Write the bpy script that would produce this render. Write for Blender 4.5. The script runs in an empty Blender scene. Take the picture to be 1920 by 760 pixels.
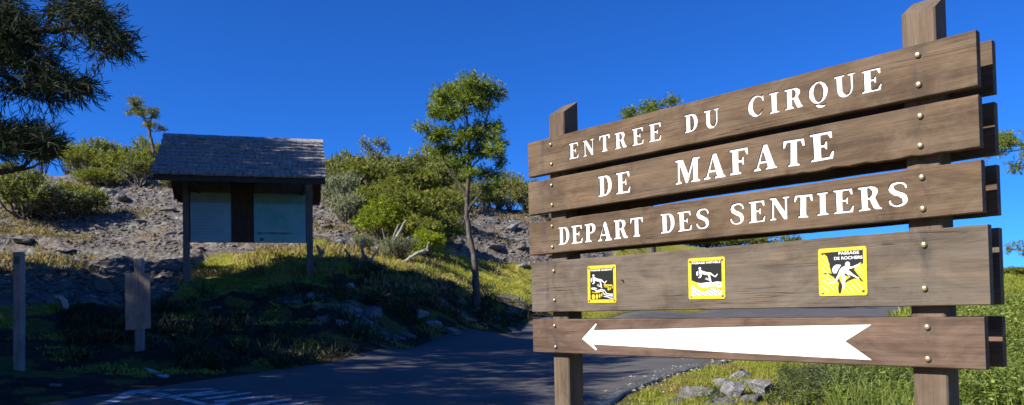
import bpy, bmesh, math, random
import numpy as np
from mathutils import Vector, Matrix
from math import radians, sin, cos, pi

EYE = 1.0                       # height of the eye above the datum
F = 1448.74; PITCH = .02807; ROLL = -.01884; PPX = 960.0; PPY = 541.34
S = bpy.context.scene
COL = S.collection
rng = np.random.default_rng(7)
random.seed(7)

# ------------------------------------------------------------------ camera
sp, cp, sr, cr = sin(PITCH), cos(PITCH), sin(ROLL), cos(ROLL)
RV = Vector((cr, -sp*sr, cp*sr)); UV = Vector((-sr, -sp*cr, cp*cr)); FV = Vector((0, cp, sp))
cam = bpy.data.cameras.new('camera'); co = bpy.data.objects.new('camera', cam); COL.objects.link(co)
m = Matrix(((RV.x, UV.x, -FV.x), (RV.y, UV.y, -FV.y), (RV.z, UV.z, -FV.z))).to_4x4()
m.translation = Vector((0, 0, EYE)); co.matrix_world = m
cam.sensor_width = 36; cam.lens = F/1920*36; cam.shift_y = (PPY-380)/1920
cam.clip_start = .05; cam.clip_end = 2000
cam.dof.use_dof = True; cam.dof.focus_distance = 3.9; cam.dof.aperture_fstop = 5.0
S.camera = co

def at(px, py, Y):
    """world point at forward distance Y seen at a pixel of the 1920 wide photograph"""
    d = RV*((px-PPX)/F) + UV*((PPY-py)/F) + FV
    d *= Y/d.y
    return Vector((d.x, d.y, d.z+EYE))

# ------------------------------------------------------------------ small helpers
def tag(o, label=None, cat=None, group=None, kind=None):
    if label: o['label'] = label
    if cat: o['category'] = cat
    if group: o['group'] = group
    if kind: o['kind'] = kind
    return o
def empty(name, loc=(0, 0, 0), rz=0):
    o = bpy.data.objects.new(name, None); COL.objects.link(o)
    o.location = loc; o.rotation_euler = (0, 0, rz); o.empty_display_size = .2
    return o
def link(name, me, parent=None, mats=None):
    o = bpy.data.objects.new(name, me); COL.objects.link(o)
    if parent: o.parent = parent
    if mats:
        for mm in (mats if isinstance(mats, (list, tuple)) else [mats]): me.materials.append(mm)
    return o
class MB:
    def __init__(s): s.v = []; s.f = []; s.m = []
    def add(s, vs, fs, mi=0):
        b = len(s.v); s.v += [tuple(v) for v in vs]
        s.f += [tuple(b+i for i in f) for f in fs]; s.m += [mi]*len(fs)
    def box(s, x0, y0, z0, x1, y1, z1, mi=0):
        s.add([(x0,y0,z0),(x1,y0,z0),(x1,y1,z0),(x0,y1,z0),(x0,y0,z1),(x1,y0,z1),(x1,y1,z1),(x0,y1,z1)],
              [(0,3,2,1),(4,5,6,7),(0,1,5,4),(1,2,6,5),(2,3,7,6),(3,0,4,7)], mi)
    def tube(s, pts, rad, n=7, mi=0, cap=True):
        pts = [Vector(p) for p in pts]; rings = []
        side = None
        for i, p in enumerate(pts):
            t = (pts[min(i+1, len(pts)-1)]-pts[max(i-1, 0)])
            if t.length < 1e-9: t = Vector((0, 0, 1))
            t.normalize()
            if side is None:
                side = t.cross(Vector((.3, .9, .1))).normalized()
            side = (side-t*side.dot(t))
            if side.length < 1e-6: side = t.orthogonal()
            side.normalize(); up = t.cross(side)
            r = rad[i] if hasattr(rad, '__len__') else rad
            rings.append([p+side*(r*cos(2*pi*k/n))+up*(r*sin(2*pi*k/n)) for k in range(n)])
        vs = [v for r in rings for v in r]; fs = []
        for i in range(len(rings)-1):
            for k in range(n):
                fs.append((i*n+k, i*n+(k+1) % n, (i+1)*n+(k+1) % n, (i+1)*n+k))
        if cap:
            fs.append(tuple(range(n))[::-1]); fs.append(tuple((len(rings)-1)*n+k for k in range(n)))
        s.add(vs, fs, mi)
    def mesh(s, name, smooth=False):
        me = bpy.data.meshes.new(name); me.from_pydata(s.v, [], s.f)
        me.polygons.foreach_set('material_index', s.m)
        if smooth: me.polygons.foreach_set('use_smooth', [True]*len(s.f))
        me.update(); return me
    def build(s, name, mats, parent=None, smooth=False):
        return link(name, s.mesh(name, smooth), parent, mats)
def smooth_path(pts, n=5, wob=0):
    P = [Vector(p) for p in pts]; P = [P[0]*2-P[1]]+P+[P[-1]*2-P[-2]]; out = []
    for i in range(1, len(P)-2):
        a, b, c, d = P[i-1:i+3]
        for k in range(n):
            t = k/n
            q = .5*((2*b)+(c-a)*t+(2*a-5*b+4*c-d)*t*t+(3*b-a-3*c+d)*t**3)
            if wob: q = q+Vector((random.gauss(0, wob), random.gauss(0, wob), random.gauss(0, wob)))
            out.append(q)
    out.append(P[-2]); return out

# value noise in numpy
def _hash(ix, iy, s):
    h = (ix.astype(np.int64)*374761393 + iy.astype(np.int64)*668265263 + s*1442695041) & 0xffffffff
    h = ((h ^ (h >> 13))*1274126177) & 0xffffffff
    return ((h ^ (h >> 16)) & 0xffff)/65535.0
def vnoise(x, y, s=0):
    ix = np.floor(x); iy = np.floor(y); fx = x-ix; fy = y-iy
    fx = fx*fx*(3-2*fx); fy = fy*fy*(3-2*fy)
    a = _hash(ix, iy, s); b = _hash(ix+1, iy, s); c = _hash(ix, iy+1, s); d = _hash(ix+1, iy+1, s)
    return (a*(1-fx)+b*fx)*(1-fy)+(c*(1-fx)+d*fx)*fy
def fbm(x, y, s=0, o=4, g=.5):
    r = 0; a = 1; t = 0
    for i in range(o):
        r = r+a*vnoise(x*2**i, y*2**i, s+i*17); t += a; a *= g
    return r/t
def ridge(x, y, s=0, o=4):
    r = 0; a = 1; t = 0
    for i in range(o):
        r = r+a*(1-abs(2*vnoise(x*2**i, y*2**i, s+i*13)-1)); t += a; a *= .5
    return r/t

# ------------------------------------------------------------------ terrain profile: bearing -> (distance, height above the eye)
PROF = {
 -700: [(0,-1),(6,-.9),(9,-.7),(12,-.3),(15,.3),(20,1.4),(28,3.6),(36,6),(45,8.5),(55,10.5),(75,11),(120,6),(250,0)],
 0: [(0,-1),(6,-.95),(8.5,-.75),(10,-.6),(12,-.4),(14,0),(17,.55),(20,1.25),(28,3.05),(36,5.3),(45,8.0),(55,10.0),(75,10.2),(120,6),(250,0)],
 300: [(0,-1),(8,-.85),(11,-.75),(11.7,-.5),(13,-.38),(15,-.05),(16.5,.3),(18,.52),(21.5,1.25),(26.5,2.3),(34,4.5),(42,6.9),(52,9.3),(70,9.5),(120,5),(250,0)],
 600: [(0,-1),(8,-.88),(12.4,-.77),(13.4,-.58),(16,.05),(18.5,.55),(20.5,1.1),(23,1.85),(25.5,2.25),(33,4.05),(40,5.9),(50,7.9),(66,8.4),(120,5),(250,0)],
 780: [(0,-1),(8,-.92),(15.7,-.75),(16.6,-.55),(19,.15),(21,.6),(23,1.05),(25.5,1.55),(27,1.8),(34,3.5),(42,5.5),(52,7.6),(68,8),(120,5),(250,0)],
 960: [(0,-1),(8.5,-.95),(13,-.85),(20.3,-.72),(21.5,-.45),(23.5,.15),(25.5,.5),(28,.9),(32,1.9),(37,3.1),(45,5.1),(54,6.8),(70,7.1),(120,5),(250,0)],
 1130: [(0,-1),(8.5,-.97),(20,-.75),(26,-.55),(27.5,-.2),(31,.35),(36,1.2),(45,3.6),(56,6),(70,6.6),(120,4),(250,0)],
 1300: [(0,-1),(8.5,-.93),(10,-.9),(20,-.72),(34,-.3),(35.5,-.15),(40,.3),(50,2.2),(62,4.9),(75,5.5),(120,4),(250,0)],
 1500: [(0,-1),(8,-.93),(12,-.9),(15.5,-.84),(30,-.5),(48,-.2),(50,0),(58,1.5),(70,3.9),(85,4.5),(130,3),(250,0)],
 1700: [(0,-1),(7,-.95),(10,-.85),(14,-.75),(22,-.68),(30,-.6),(57,-.25),(60,0),(72,1.2),(90,3.3),(110,3.6),(250,0)],
 1920: [(0,-1),(5,-.9),(8,-.65),(12,-.4),(16,-.3),(30,-.3),(50,.1),(75,.7),(85,1.5),(100,3.9),(120,4.1),(250,0)],
 2600: [(0,-1),(5,-.85),(8,-.6),(12,-.3),(30,0),(75,1.5),(100,4),(250,0)]}
PK = sorted(PROF)
def polar(X, Y):
    X = np.asarray(X, float); Y = np.asarray(Y, float)
    r = np.hypot(X, Y)
    Yc = np.maximum(Y, r*.5547); a = np.clip(X/np.maximum(Yc, 1e-6), -1.5, 1.5)
    a = np.where(Y < r*.5547, np.sign(X)*1.5, a)
    return 960+1449*a, Yc
def base_h(X, Y):
    px, D = polar(X, Y)
    out = np.zeros_like(D)
    H = [np.interp(D, [p[0] for p in PROF[k]], [p[1] for p in PROF[k]]) for k in PK]
    pc = np.clip(px, PK[0], PK[-1])
    for i in range(len(PK)-1):
        a, b = PK[i], PK[i+1]
        t = np.clip((pc-a)/(b-a), 0, 1); t = t*t*(3-2*t)*.5+t*.5
        msk = (pc >= a) & (pc <= b)
        out = np.where(msk, H[i]*(1-t)+H[i+1]*t, out)
    return out+EYE
# grass reaches up the slope as far as this distance
GK = [(-700,13),(0,13.5),(300,15.5),(380,21.8),(600,25.2),(780,28),(960,31),(1130,38),(1300,75),(1500,200),(2600,300)]
def rockmask(X, Y):
    px, D = polar(X, Y)
    lim = np.interp(px, [g[0] for g in GK], [g[1] for g in GK])
    n = (fbm(X*.35, Y*.35, 5, 3)-.5)*5
    t = (D+n-lim)/1.2
    far = np.clip(t, 0, 1)
    return far
# road edges in plan
RL = [(-7,-8),(-6.2,2),(-5.2,6),(-4.57,7.7),(-4.0,9.3),(-3.45,10.8),(-2.92,12.2),(-2.49,13.7),(-2.05,15.3),(-1.25,17.8),(-.14,20.5),(1.0,23),(7.98,34),(17.9,48),(29.1,57),(48.6,75),(80,95)]
RR = [(-.9,-8),(-.6,2),(.05,4.8),(1.09,8.3),(1.83,9.9),(3.15,12),(5.78,15.7),(13.8,29),(23,43),(33,51.5),(52,69),(83,88)]
def resample(P, n):
    P = smooth_path([(x, y, 0) for x, y in P], 12)
    P = np.array([(p.x, p.y) for p in P]); return P
def even(P, n):
    d = np.concatenate([[0], np.cumsum(np.hypot(*np.diff(P, axis=0).T))]); t = np.linspace(0, 1, n)**1.5*d[-1]
    return np.stack([np.interp(t, d, P[:, 0]), np.interp(t, d, P[:, 1])], 1)
L_ = even(resample(RL, 12), 150); R_ = even(resample(RR, 12), 150)
POLY = np.vstack([L_, R_[::-1]])
def seg_dist(X, Y, P, closed):
    d = np.full(X.shape, 1e9); n = len(P)
    for i in range(n if closed else n-1):
        a = P[i]; b = P[(i+1) % n]; ab = b-a; l2 = (ab**2).sum()+1e-12
        t = np.clip(((X-a[0])*ab[0]+(Y-a[1])*ab[1])/l2, 0, 1)
        d = np.minimum(d, np.hypot(X-a[0]-t*ab[0], Y-a[1]-t*ab[1]))
    return d
def inside(X, Y, P):
    c = np.zeros(X.shape, bool); n = len(P)
    for i in range(n):
        x1, y1 = P[i]; x2, y2 = P[(i+1) % n]
        if y1 == y2: continue
        c ^= ((y1 > Y) != (y2 > Y)) & (X < (x2-x1)*(Y-y1)/(y2-y1)+x1)
    return c
PS = POLY[::3]
def road_sd(X, Y):
    """signed distance to the road: negative on it"""
    d = seg_dist(X, Y, PS, True); return np.where(inside(X, Y, PS), -d, d)
def ground(X, Y, detail=True):
    X = np.asarray(X, float); Y = np.asarray(Y, float)
    h = base_h(X, Y)
    sd = road_sd(X, Y)
    off = np.clip((sd-.12)/1.2, 0, 1)
    rk = rockmask(X, Y)
    r = np.hypot(X, Y)
    g = (fbm(X*.8, Y*.8, 3, 4)-.5)*.22 + (fbm(X*4, Y*4, 9, 2)-.5)*.05
    rr = (ridge(X*.13, Y*.40, 21, 3)-.6)*1.15 + (ridge(X*.7, Y*1.8, 33, 3)-.6)*.26 + (fbm(X*3.5, Y*4.5, 40, 3)-.5)*.17
    _, D = polar(X, Y)
    bank = np.clip((sd-.3)/1.5, 0, 1)*np.clip((9-sd)/4, 0, 1)*np.clip((D-13)/2, 0, 1)*(1-rk)
    bk = (ridge(X*.9, Y*.9, 71, 3)-.55)*.42
    h = h + off*(g*(1-rk)+rr*rk*np.clip(sd/4, 0, 1)) + bank*bk
    h = h-.012-.05*np.clip((.12-sd)/.25, 0, 1)
    return h
def gz(X, Y): return float(ground(np.array([X]), np.array([Y]))[0])
def onground(px, Y, dz=0):
    p = at(px, 580, Y); return Vector((p.x, p.y, gz(p.x, p.y)+dz))
def hit(px, py, y0=5, y1=110):
    """where the ray through a pixel meets the ground"""
    Ys = np.geomspace(y0, y1, 900); d = at(px, py, 1.0)-Vector((0, 0, EYE))
    g = ground(d.x*Ys, Ys); z = EYE+d.z*Ys
    k = np.nonzero(z <= g)[0]
    if len(k) == 0: return None
    Y = Ys[k[0]]; return Vector((d.x*Y, Y, float(g[k[0]])))

# ------------------------------------------------------------------ materials
def newmat(name):
    mt = bpy.data.materials.new(name); mt.use_nodes = True
    nt = mt.node_tree; b = nt.nodes['Principled BSDF']; return mt, nt, b
def N(nt, t, **k):
    n = nt.nodes.new(t)
    for a, v in k.items():
        if a in n.inputs.keys(): n.inputs[a].default_value = v
        else: setattr(n, a, v)
    return n
def noise(nt, vec, scale, detail=5, rough=.55, dist=0):
    n = nt.nodes.new('ShaderNodeTexNoise'); n.inputs['Scale'].default_value = scale
    n.inputs['Detail'].default_value = detail; n.inputs['Roughness'].default_value = rough
    n.inputs['Distortion'].default_value = dist
    if vec is not None: nt.links.new(vec, n.inputs['Vector'])
    return n.outputs['Fac']
def ramp(nt, fac, stops, interp='LINEAR'):
    r = nt.nodes.new('ShaderNodeValToRGB'); r.color_ramp.interpolation = interp
    e = r.color_ramp.elements
    while len(e) < len(stops): e.new(.5)
    for i, (p, c) in enumerate(stops):
        e[i].position = p; e[i].color = (c, c, c, 1) if not hasattr(c, '__len__') else (*c, 1)
    nt.links.new(fac, r.inputs['Fac']); return r.outputs['Color']
def mixc(nt, fac, a, b, mode='MIX'):
    n = nt.nodes.new('ShaderNodeMix'); n.data_type = 'RGBA'; n.blend_type = mode
    for s, v in ((n.inputs[0], fac), (n.inputs[6], a), (n.inputs[7], b)):
        if hasattr(v, 'is_linked') or isinstance(v, bpy.types.NodeSocket): nt.links.new(v, s)
        elif hasattr(v, '__len__'): s.default_value = (*v, 1)
        else: s.default_value = v
    return n.outputs[2]
def mth(nt, op, a, b=0, clamp=False):
    n = nt.nodes.new('ShaderNodeMath'); n.operation = op; n.use_clamp = clamp
    for i, v in enumerate((a, b)):
        if isinstance(v, bpy.types.NodeSocket): nt.links.new(v, n.inputs[i])
        else: n.inputs[i].default_value = v
    return n.outputs[0]
def mapping(nt, src='Object', scale=(1,1,1), loc=(0,0,0), rand=False):
    tc = nt.nodes.new('ShaderNodeTexCoord'); mp = nt.nodes.new('ShaderNodeMapping')
    mp.inputs['Scale'].default_value = scale; mp.inputs['Location'].default_value = loc
    v = tc.outputs[src]
    if rand:
        oi = nt.nodes.new('ShaderNodeObjectInfo'); a = nt.nodes.new('ShaderNodeVectorMath'); a.operation = 'MULTIPLY_ADD'
        nt.links.new(oi.outputs['Random'], a.inputs[0]); a.inputs[1].default_value = (7, 5, 9); nt.links.new(v, a.inputs[2]); v = a.outputs[0]
    nt.links.new(v, mp.inputs['Vector']); return mp.outputs['Vector']
def bump(nt, b, h, strength=.4, dist=.01):
    n = nt.nodes.new('ShaderNodeBump'); n.inputs['Strength'].default_value = strength; n.inputs['Distance'].default_value = dist
    nt.links.new(h, n.inputs['Height']); nt.links.new(n.outputs['Normal'], b.inputs['Normal'])
def spec(b, v): b.inputs['Specular IOR Level'].default_value = v

def wood(name, dark, mid, light, along='x', stain=False, rough=.75, grey=.0):
    mt, nt, b = newmat(name)
    sc = (1.6, 17, 17) if along == 'x' else (17, 17, 1.6)
    v = mapping(nt, 'Object', sc, rand=True)
    g1 = noise(nt, v, 1.6, 8, .62, .6)
    sc2 = (.9, 3.5, 3.5) if along == 'x' else (3.5, 3.5, .9)
    v2 = mapping(nt, 'Object', sc2, rand=True)
    g2 = noise(nt, v2, 2.2, 5, .6, .8)
    sc3 = (1.6, 70, 70) if along == 'x' else (70, 70, 1.6)
    v3 = mapping(nt, 'Object', sc3, rand=True)
    g3 = noise(nt, v3, 2.2, 4, .6, .3)
    c = ramp(nt, g1, [(.28, dark), (.5, mid), (.72, light)])
    c2 = ramp(nt, g2, [(.32, tuple(x*.62 for x in mid)), (.5, mid), (.68, tuple(min(1, x*y) for x, y in zip(light, (1.25, 1.1, .95))))])
    col = mixc(nt, .5, c, c2)
    g5 = noise(nt, mapping(nt, 'Object', (1.3, 2.4, 2.4) if along == 'x' else (2.4, 2.4, 1.3), rand=True), 2.6, 6, .7, 1.2)
    col = mixc(nt, ramp(nt, g5, [(.45, 0), (.68, .65)]), col, tuple(x*k for x, k in zip(light, (1.05, 1.08, 1.15))))
    col = mixc(nt, ramp(nt, g5, [(.30, .6), (.44, 0)]), col, tuple(x*k for x, k in zip(dark, (1.0, .85, .8))))
    fib = ramp(nt, g3, [(.3, .62), (.6, 1.12)])
    col = mixc(nt, .6, col, fib, 'MULTIPLY')
    sc4 = (.55, 26, 26) if along == 'x' else (26, 26, .55)
    v4 = mapping(nt, 'Object', sc4, rand=True)
    g4 = noise(nt, v4, 1.3, 3, .5, .5)
    cr_ = ramp(nt, g4, [(.488, 0), (.4985, 1), (.5015, 1), (.512, 0)])
    gate = ramp(nt, noise(nt, mapping(nt, 'Object', (1.2, 1.2, 5) if along == 'x' else (5, 5, 1.2), rand=True), 1.7, 2), [(.5, 0), (.6, 1)])
    crk = mth(nt, 'MULTIPLY', cr_, gate)
    col = mixc(nt, mth(nt, 'MULTIPLY', crk, .8), col, (.02, .013, .01))
    if stain:
        tc = nt.nodes.new('ShaderNodeTexCoord'); sx = nt.nodes.new('ShaderNodeSeparateXYZ'); nt.links.new(tc.outputs['Object'], sx.inputs[0])
        nn = noise(nt, mapping(nt, 'Object', (9, 9, 3.5), rand=True), 2, 4, .6)
        tot = None
        for u in (.135, .19, 2.137):
            d = mth(nt, 'ABSOLUTE', mth(nt, 'SUBTRACT', sx.outputs[0], u))
            k = mth(nt, 'SUBTRACT', 1, mth(nt, 'DIVIDE', d, .045), True)
            tot = k if tot is None else mth(nt, 'MAXIMUM', tot, k)
        s_ = mth(nt, 'MULTIPLY', tot, ramp(nt, nn, [(.46, 0), (.66, 1)]))
        col = mixc(nt, mth(nt, 'MULTIPLY', s_, .75), col, (.028, .028, .032))
    nt.links.new(col, b.inputs['Base Color'])
    b.inputs['Roughness'].default_value = rough; spec(b, .25)
    h = mth(nt, 'ADD', mth(nt, 'MULTIPLY', g3, .6), mth(nt, 'MULTIPLY', g1, .5))
    h = mth(nt, 'SUBTRACT', h, mth(nt, 'MULTIPLY', crk, 1.2))
    bump(nt, b, h, .5, .003)
    return mt
W_TOP = wood('board_brown', (.042,.025,.014), (.098,.063,.036), (.162,.113,.071), stain=True)
W_GREY = wood('board_grey', (.062,.047,.034), (.105,.081,.059), (.158,.126,.093), stain=True)
W_RED = wood('board_red', (.050,.028,.019), (.106,.066,.045), (.172,.113,.080), stain=True)
W_POST = wood('post_brown', (.060,.040,.026), (.110,.078,.052), (.165,.122,.085), along='z')
W_GROOVE = wood('groove_wood', (.02,.013,.01), (.03,.02,.015), (.04,.03,.02))
W_OLD = wood('weathered_grey_wood', (.13,.12,.11), (.21,.19,.17), (.30,.27,.24), along='z')
W_DARKB = wood('dark_board', (.035,.02,.015), (.06,.035,.027), (.085,.05,.04), along='z')

def plain(name, col, rough=.6, metal=0, nz=.0, nscale=40, sp_=.4):
    mt, nt, b = newmat(name)
    if nz:
        f = noise(nt, mapping(nt, 'Object'), nscale, 4)
        c = mixc(nt, ramp(nt, f, [(.35, 0), (.65, 1)]), tuple(x*(1-nz) for x in col), tuple(min(1, x*(1+nz*.5)) for x in col))
        nt.links.new(c, b.inputs['Base Color'])
    else: b.inputs['Base Color'].default_value = (*col, 1)
    b.inputs['Roughness'].default_value = rough; b.inputs['Metallic'].default_value = metal; spec(b, sp_)
    return mt
WHITE = plain('white_paint', (.84,.84,.82), .6, nz=.05, nscale=18)
YEL = plain('yellow_enamel', (.60,.47,.03), .4, nz=.15, nscale=30)
BLK = plain('black_enamel', (.018,.018,.016), .35)
PWH = plain('white_enamel', (.80,.80,.77), .4)
PALE = plain('faded_yellow_white', (.82,.76,.40), .45)
BOLT = plain('brass_bolt', (.52,.44,.27), .38, .75, nz=.35, nscale=60)
RUST = plain('rusty_screw', (.22,.11,.05), .6, .4, nz=.4, nscale=200)

def terrain_mat():
    mt, nt, b = newmat('hillside')
    at_r = nt.nodes.new('ShaderNodeAttribute'); at_r.attribute_name = 'rock'
    at_d = nt.nodes.new('ShaderNodeAttribute'); at_d.attribute_name = 'dry'
    v = mapping(nt, 'Object')
    n1 = noise(nt, v, .7, 8, .68); n2 = noise(nt, v, 5, 8, .7); n3 = noise(nt, v, 26, 5, .7)
    vor = nt.nodes.new('ShaderNodeTexVoronoi'); vor.feature = 'DISTANCE_TO_EDGE'; vor.inputs['Scale'].default_value = 1.5
    dv = nt.nodes.new('ShaderNodeVectorMath'); dv.operation = 'ADD'; nz_ = nt.nodes.new('ShaderNodeTexNoise'); nz_.inputs['Scale'].default_value = 2.2
    nt.links.new(v, nz_.inputs['Vector']); nt.links.new(v, dv.inputs[0]); nt.links.new(nz_.outputs['Color'], dv.inputs[1]); nt.links.new(dv.outputs[0], vor.inputs['Vector'])
    crack = ramp(nt, vor.outputs['Distance'], [(0, .35), (.07, 1)])
    rock = ramp(nt, n2, [(.28, (.07,.062,.055)), (.44, (.17,.152,.135)), (.58, (.27,.25,.22)), (.74, (.42,.405,.36))])
    rock = mixc(nt, ramp(nt, n3, [(.36, .75), (.52, 0)]), rock, (.08,.07,.065))
    rock = mixc(nt, ramp(nt, n1, [(.47, 0), (.62, .75)]), rock, (.215,.16,.12))          # reddish gravel soil
    rock = mixc(nt, ramp(nt, noise(nt, v, 2.1, 5, .6), [(.58, 0), (.68, .7)]), rock, (.42,.45,.38))   # lichen
    rock = mixc(nt, 1, rock, crack, 'MULTIPLY')
    drygr = ramp(nt, noise(nt, v, 9, 5, .7), [(.3, (.07,.055,.018)), (.55, (.22,.165,.055)), (.75, (.32,.25,.10))])
    rock = mixc(nt, ramp(nt, noise(nt, v, .45, 5, .65), [(.57, 0), (.66, .85)]), rock, drygr)
    gr = ramp(nt, noise(nt, v, 7, 7, .72), [(.28, (.11,.11,.018)), (.5, (.25,.25,.032)), (.7, (.38,.34,.06))])
    gr = mixc(nt, ramp(nt, noise(nt, v, 1.1, 4, .6), [(.50, 0), (.66, .7)]), gr, (.34,.25,.085))
    gr = mixc(nt, at_d.outputs['Fac'], gr, mixc(nt, ramp(nt, n2, [(.4, 0), (.65, 1)]), (.028,.022,.015), (.075,.058,.038)))  # near-black bank earth: soil colour with shade painted in
    f = mth(nt, 'ADD', at_r.outputs['Fac'], mth(nt, 'MULTIPLY', mth(nt, 'SUBTRACT', n2, .5), 1.6), True)
    f = ramp(nt, f, [(.4, 0), (.6, 1)])
    col = mixc(nt, f, gr, rock)
    nt.links.new(col, b.inputs['Base Color']); b.inputs['Roughness'].default_value = .95; spec(b, .1)
    h = mth(nt, 'ADD', mth(nt, 'MULTIPLY', n2, 1.0), mth(nt, 'MULTIPLY', n3, .45))
    h = mth(nt, 'ADD', h, mth(nt, 'MULTIPLY', crack, .35))
    bump(nt, b, h, 1.0, .12)
    return mt
def asphalt_mat():
    mt, nt, b = newmat('asphalt')
    v = mapping(nt, 'Object')
    n1 = noise(nt, v, 1.1, 5, .6); n2 = noise(nt, v, 90, 3, .7); n3 = noise(nt, v, 14, 4, .7)
    c = ramp(nt, n2, [(.3, (.052,.047,.043)), (.52, (.092,.085,.078)), (.72, (.168,.156,.145))])
    c = mixc(nt, .7, c, ramp(nt, n1, [(.35, .78), (.65, 1.2)]), 'MULTIPLY')
    at_d = nt.nodes.new('ShaderNodeAttribute'); at_d.attribute_name = 'edge'
    e = mth(nt, 'ADD', at_d.outputs['Fac'], mth(nt, 'MULTIPLY', mth(nt, 'SUBTRACT', n3, .5), 1.5), True)
    e = ramp(nt, e, [(.80, 0), (.95, .8)])
    c = mixc(nt, e, c, ramp(nt, n2, [(.3, (.16,.15,.11)), (.6, (.38,.39,.31))]))
    nt.links.new(c, b.inputs['Base Color']); b.inputs['Roughness'].default_value = .85; spec(b, .3)
    bump(nt, b, mth(nt, 'ADD', n2, mth(nt, 'MULTIPLY', n3, .6)), .5, .01)
    return mt
def leafmat(name, c0, c1, c2, trans=.3, rough=.55):
    mt, nt, b = newmat(name)
    a = nt.nodes.new('ShaderNodeAttribute'); a.attribute_name = 'tint'
    oi = nt.nodes.new('ShaderNodeObjectInfo')
    f = mth(nt, 'ADD', a.outputs['Fac'], mth(nt, 'MULTIPLY', mth(nt, 'SUBTRACT', oi.outputs['Random'], .5), .25), True)
    c = ramp(nt, f, [(0, c0), (.5, c1), (1, c2)])
    nt.links.new(c, b.inputs['Base Color']); b.inputs['Roughness'].default_value = rough; spec(b, .25)
    tr = nt.nodes.new('ShaderNodeBsdfTranslucent'); nt.links.new(mixc(nt, 1, c, (1.0, 1.15, .55), 'MULTIPLY'), tr.inputs['Color'])
    mx = nt.nodes.new('ShaderNodeMixShader'); mx.inputs[0].default_value = trans
    nt.links.new(b.outputs[0], mx.inputs[1]); nt.links.new(tr.outputs[0], mx.inputs[2])
    nt.links.new(mx.outputs[0], nt.nodes['Material Output'].inputs['Surface'])
    return mt
M_TERR = terrain_mat(); M_ASPH = asphalt_mat()
LF = {
 'green': leafmat('heath_green', (.075,.085,.014), (.215,.225,.035), (.42,.40,.07), .4),
 'bright': leafmat('bright_green', (.13,.16,.012), (.27,.32,.022), (.42,.45,.045), .4),
 'olive': leafmat('heath_olive', (.085,.09,.025), (.23,.235,.065), (.41,.40,.14), .4),
 'pale': leafmat('lichen_grey_green', (.12,.13,.07), (.26,.27,.15), (.42,.43,.28)),
 'acacia': leafmat('acacia_green', (.055,.08,.014), (.165,.215,.028), (.36,.39,.055), .38),
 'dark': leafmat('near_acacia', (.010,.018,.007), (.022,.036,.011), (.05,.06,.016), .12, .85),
 'weed': leafmat('weed_green', (.04,.065,.012), (.15,.20,.034), (.38,.42,.10), .35),
 'weedgrey': leafmat('weed_grey_green', (.03,.042,.018), (.10,.12,.045), (.25,.27,.13)),
 'grass': leafmat('grass_blades', (.09,.11,.014), (.24,.27,.03), (.44,.43,.075), .35),
 'turf': leafmat('turf_blades', (.14,.14,.018), (.30,.30,.035), (.50,.46,.08), .3),
 'bankweed': leafmat('bank_weed', (.012,.02,.008), (.035,.05,.016), (.08,.09,.03), .2),  # leaf tones darkened to deepen the shade on the bank
 'dry': leafmat('dry_grass', (.14,.10,.04), (.30,.22,.08), (.45,.36,.17), .3),
}
def barkmat(name, a, b_, scale=14):
    mt, nt, b = newmat(name)
    v = mapping(nt, 'Object', (1, 1, .35))
    n1 = noise(nt, v, scale, 6, .65); n2 = noise(nt, v, 4, 4, .6)
    c = ramp(nt, n1, [(.32, a), (.65, b_)])
    c = mixc(nt, ramp(nt, n2, [(.55, 0), (.7, .6)]), c, (.30,.31,.26))
    nt.links.new(c, b.inputs['Base Color']); b.inputs['Roughness'].default_value = .9; spec(b, .15)
    bump(nt, b, n1, .7, .02); return mt
BARK = barkmat('grey_brown_bark', (.045,.036,.03), (.15,.125,.105))
BARKD = barkmat('dark_bark', (.02,.016,.013), (.06,.05,.04))
DEAD = barkmat('bleached_wood', (.16,.14,.12), (.40,.38,.33), 20)
def rockmat(name, a, b_, c_):
    mt, nt, b = newmat(name)
    v = mapping(nt, 'Object', rand=True)
    n1 = noise(nt, v, 3.5, 8, .7); n2 = noise(nt, v, 16, 5, .7)
    c = ramp(nt, n1, [(.3, a), (.5, b_), (.68, c_)])
    c = mixc(nt, ramp(nt, n2, [(.36, .7), (.55, 0)]), c, tuple(x*.4 for x in a))
    nt.links.new(c, b.inputs['Base Color']); b.inputs['Roughness'].default_value = .9; spec(b, .15)
    bump(nt, b, mth(nt, 'ADD', n1, mth(nt, 'MULTIPLY', n2, .5)), .9, .05); return mt
ROCK = rockmat('basalt', (.07,.066,.062), (.17,.162,.15), (.33,.325,.30))
SCREE = rockmat('scree', (.09,.078,.068), (.19,.168,.148), (.34,.315,.28))
ROCKL = rockmat('pale_lichened_basalt', (.12,.115,.11), (.27,.265,.26), (.48,.48,.46))

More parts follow.
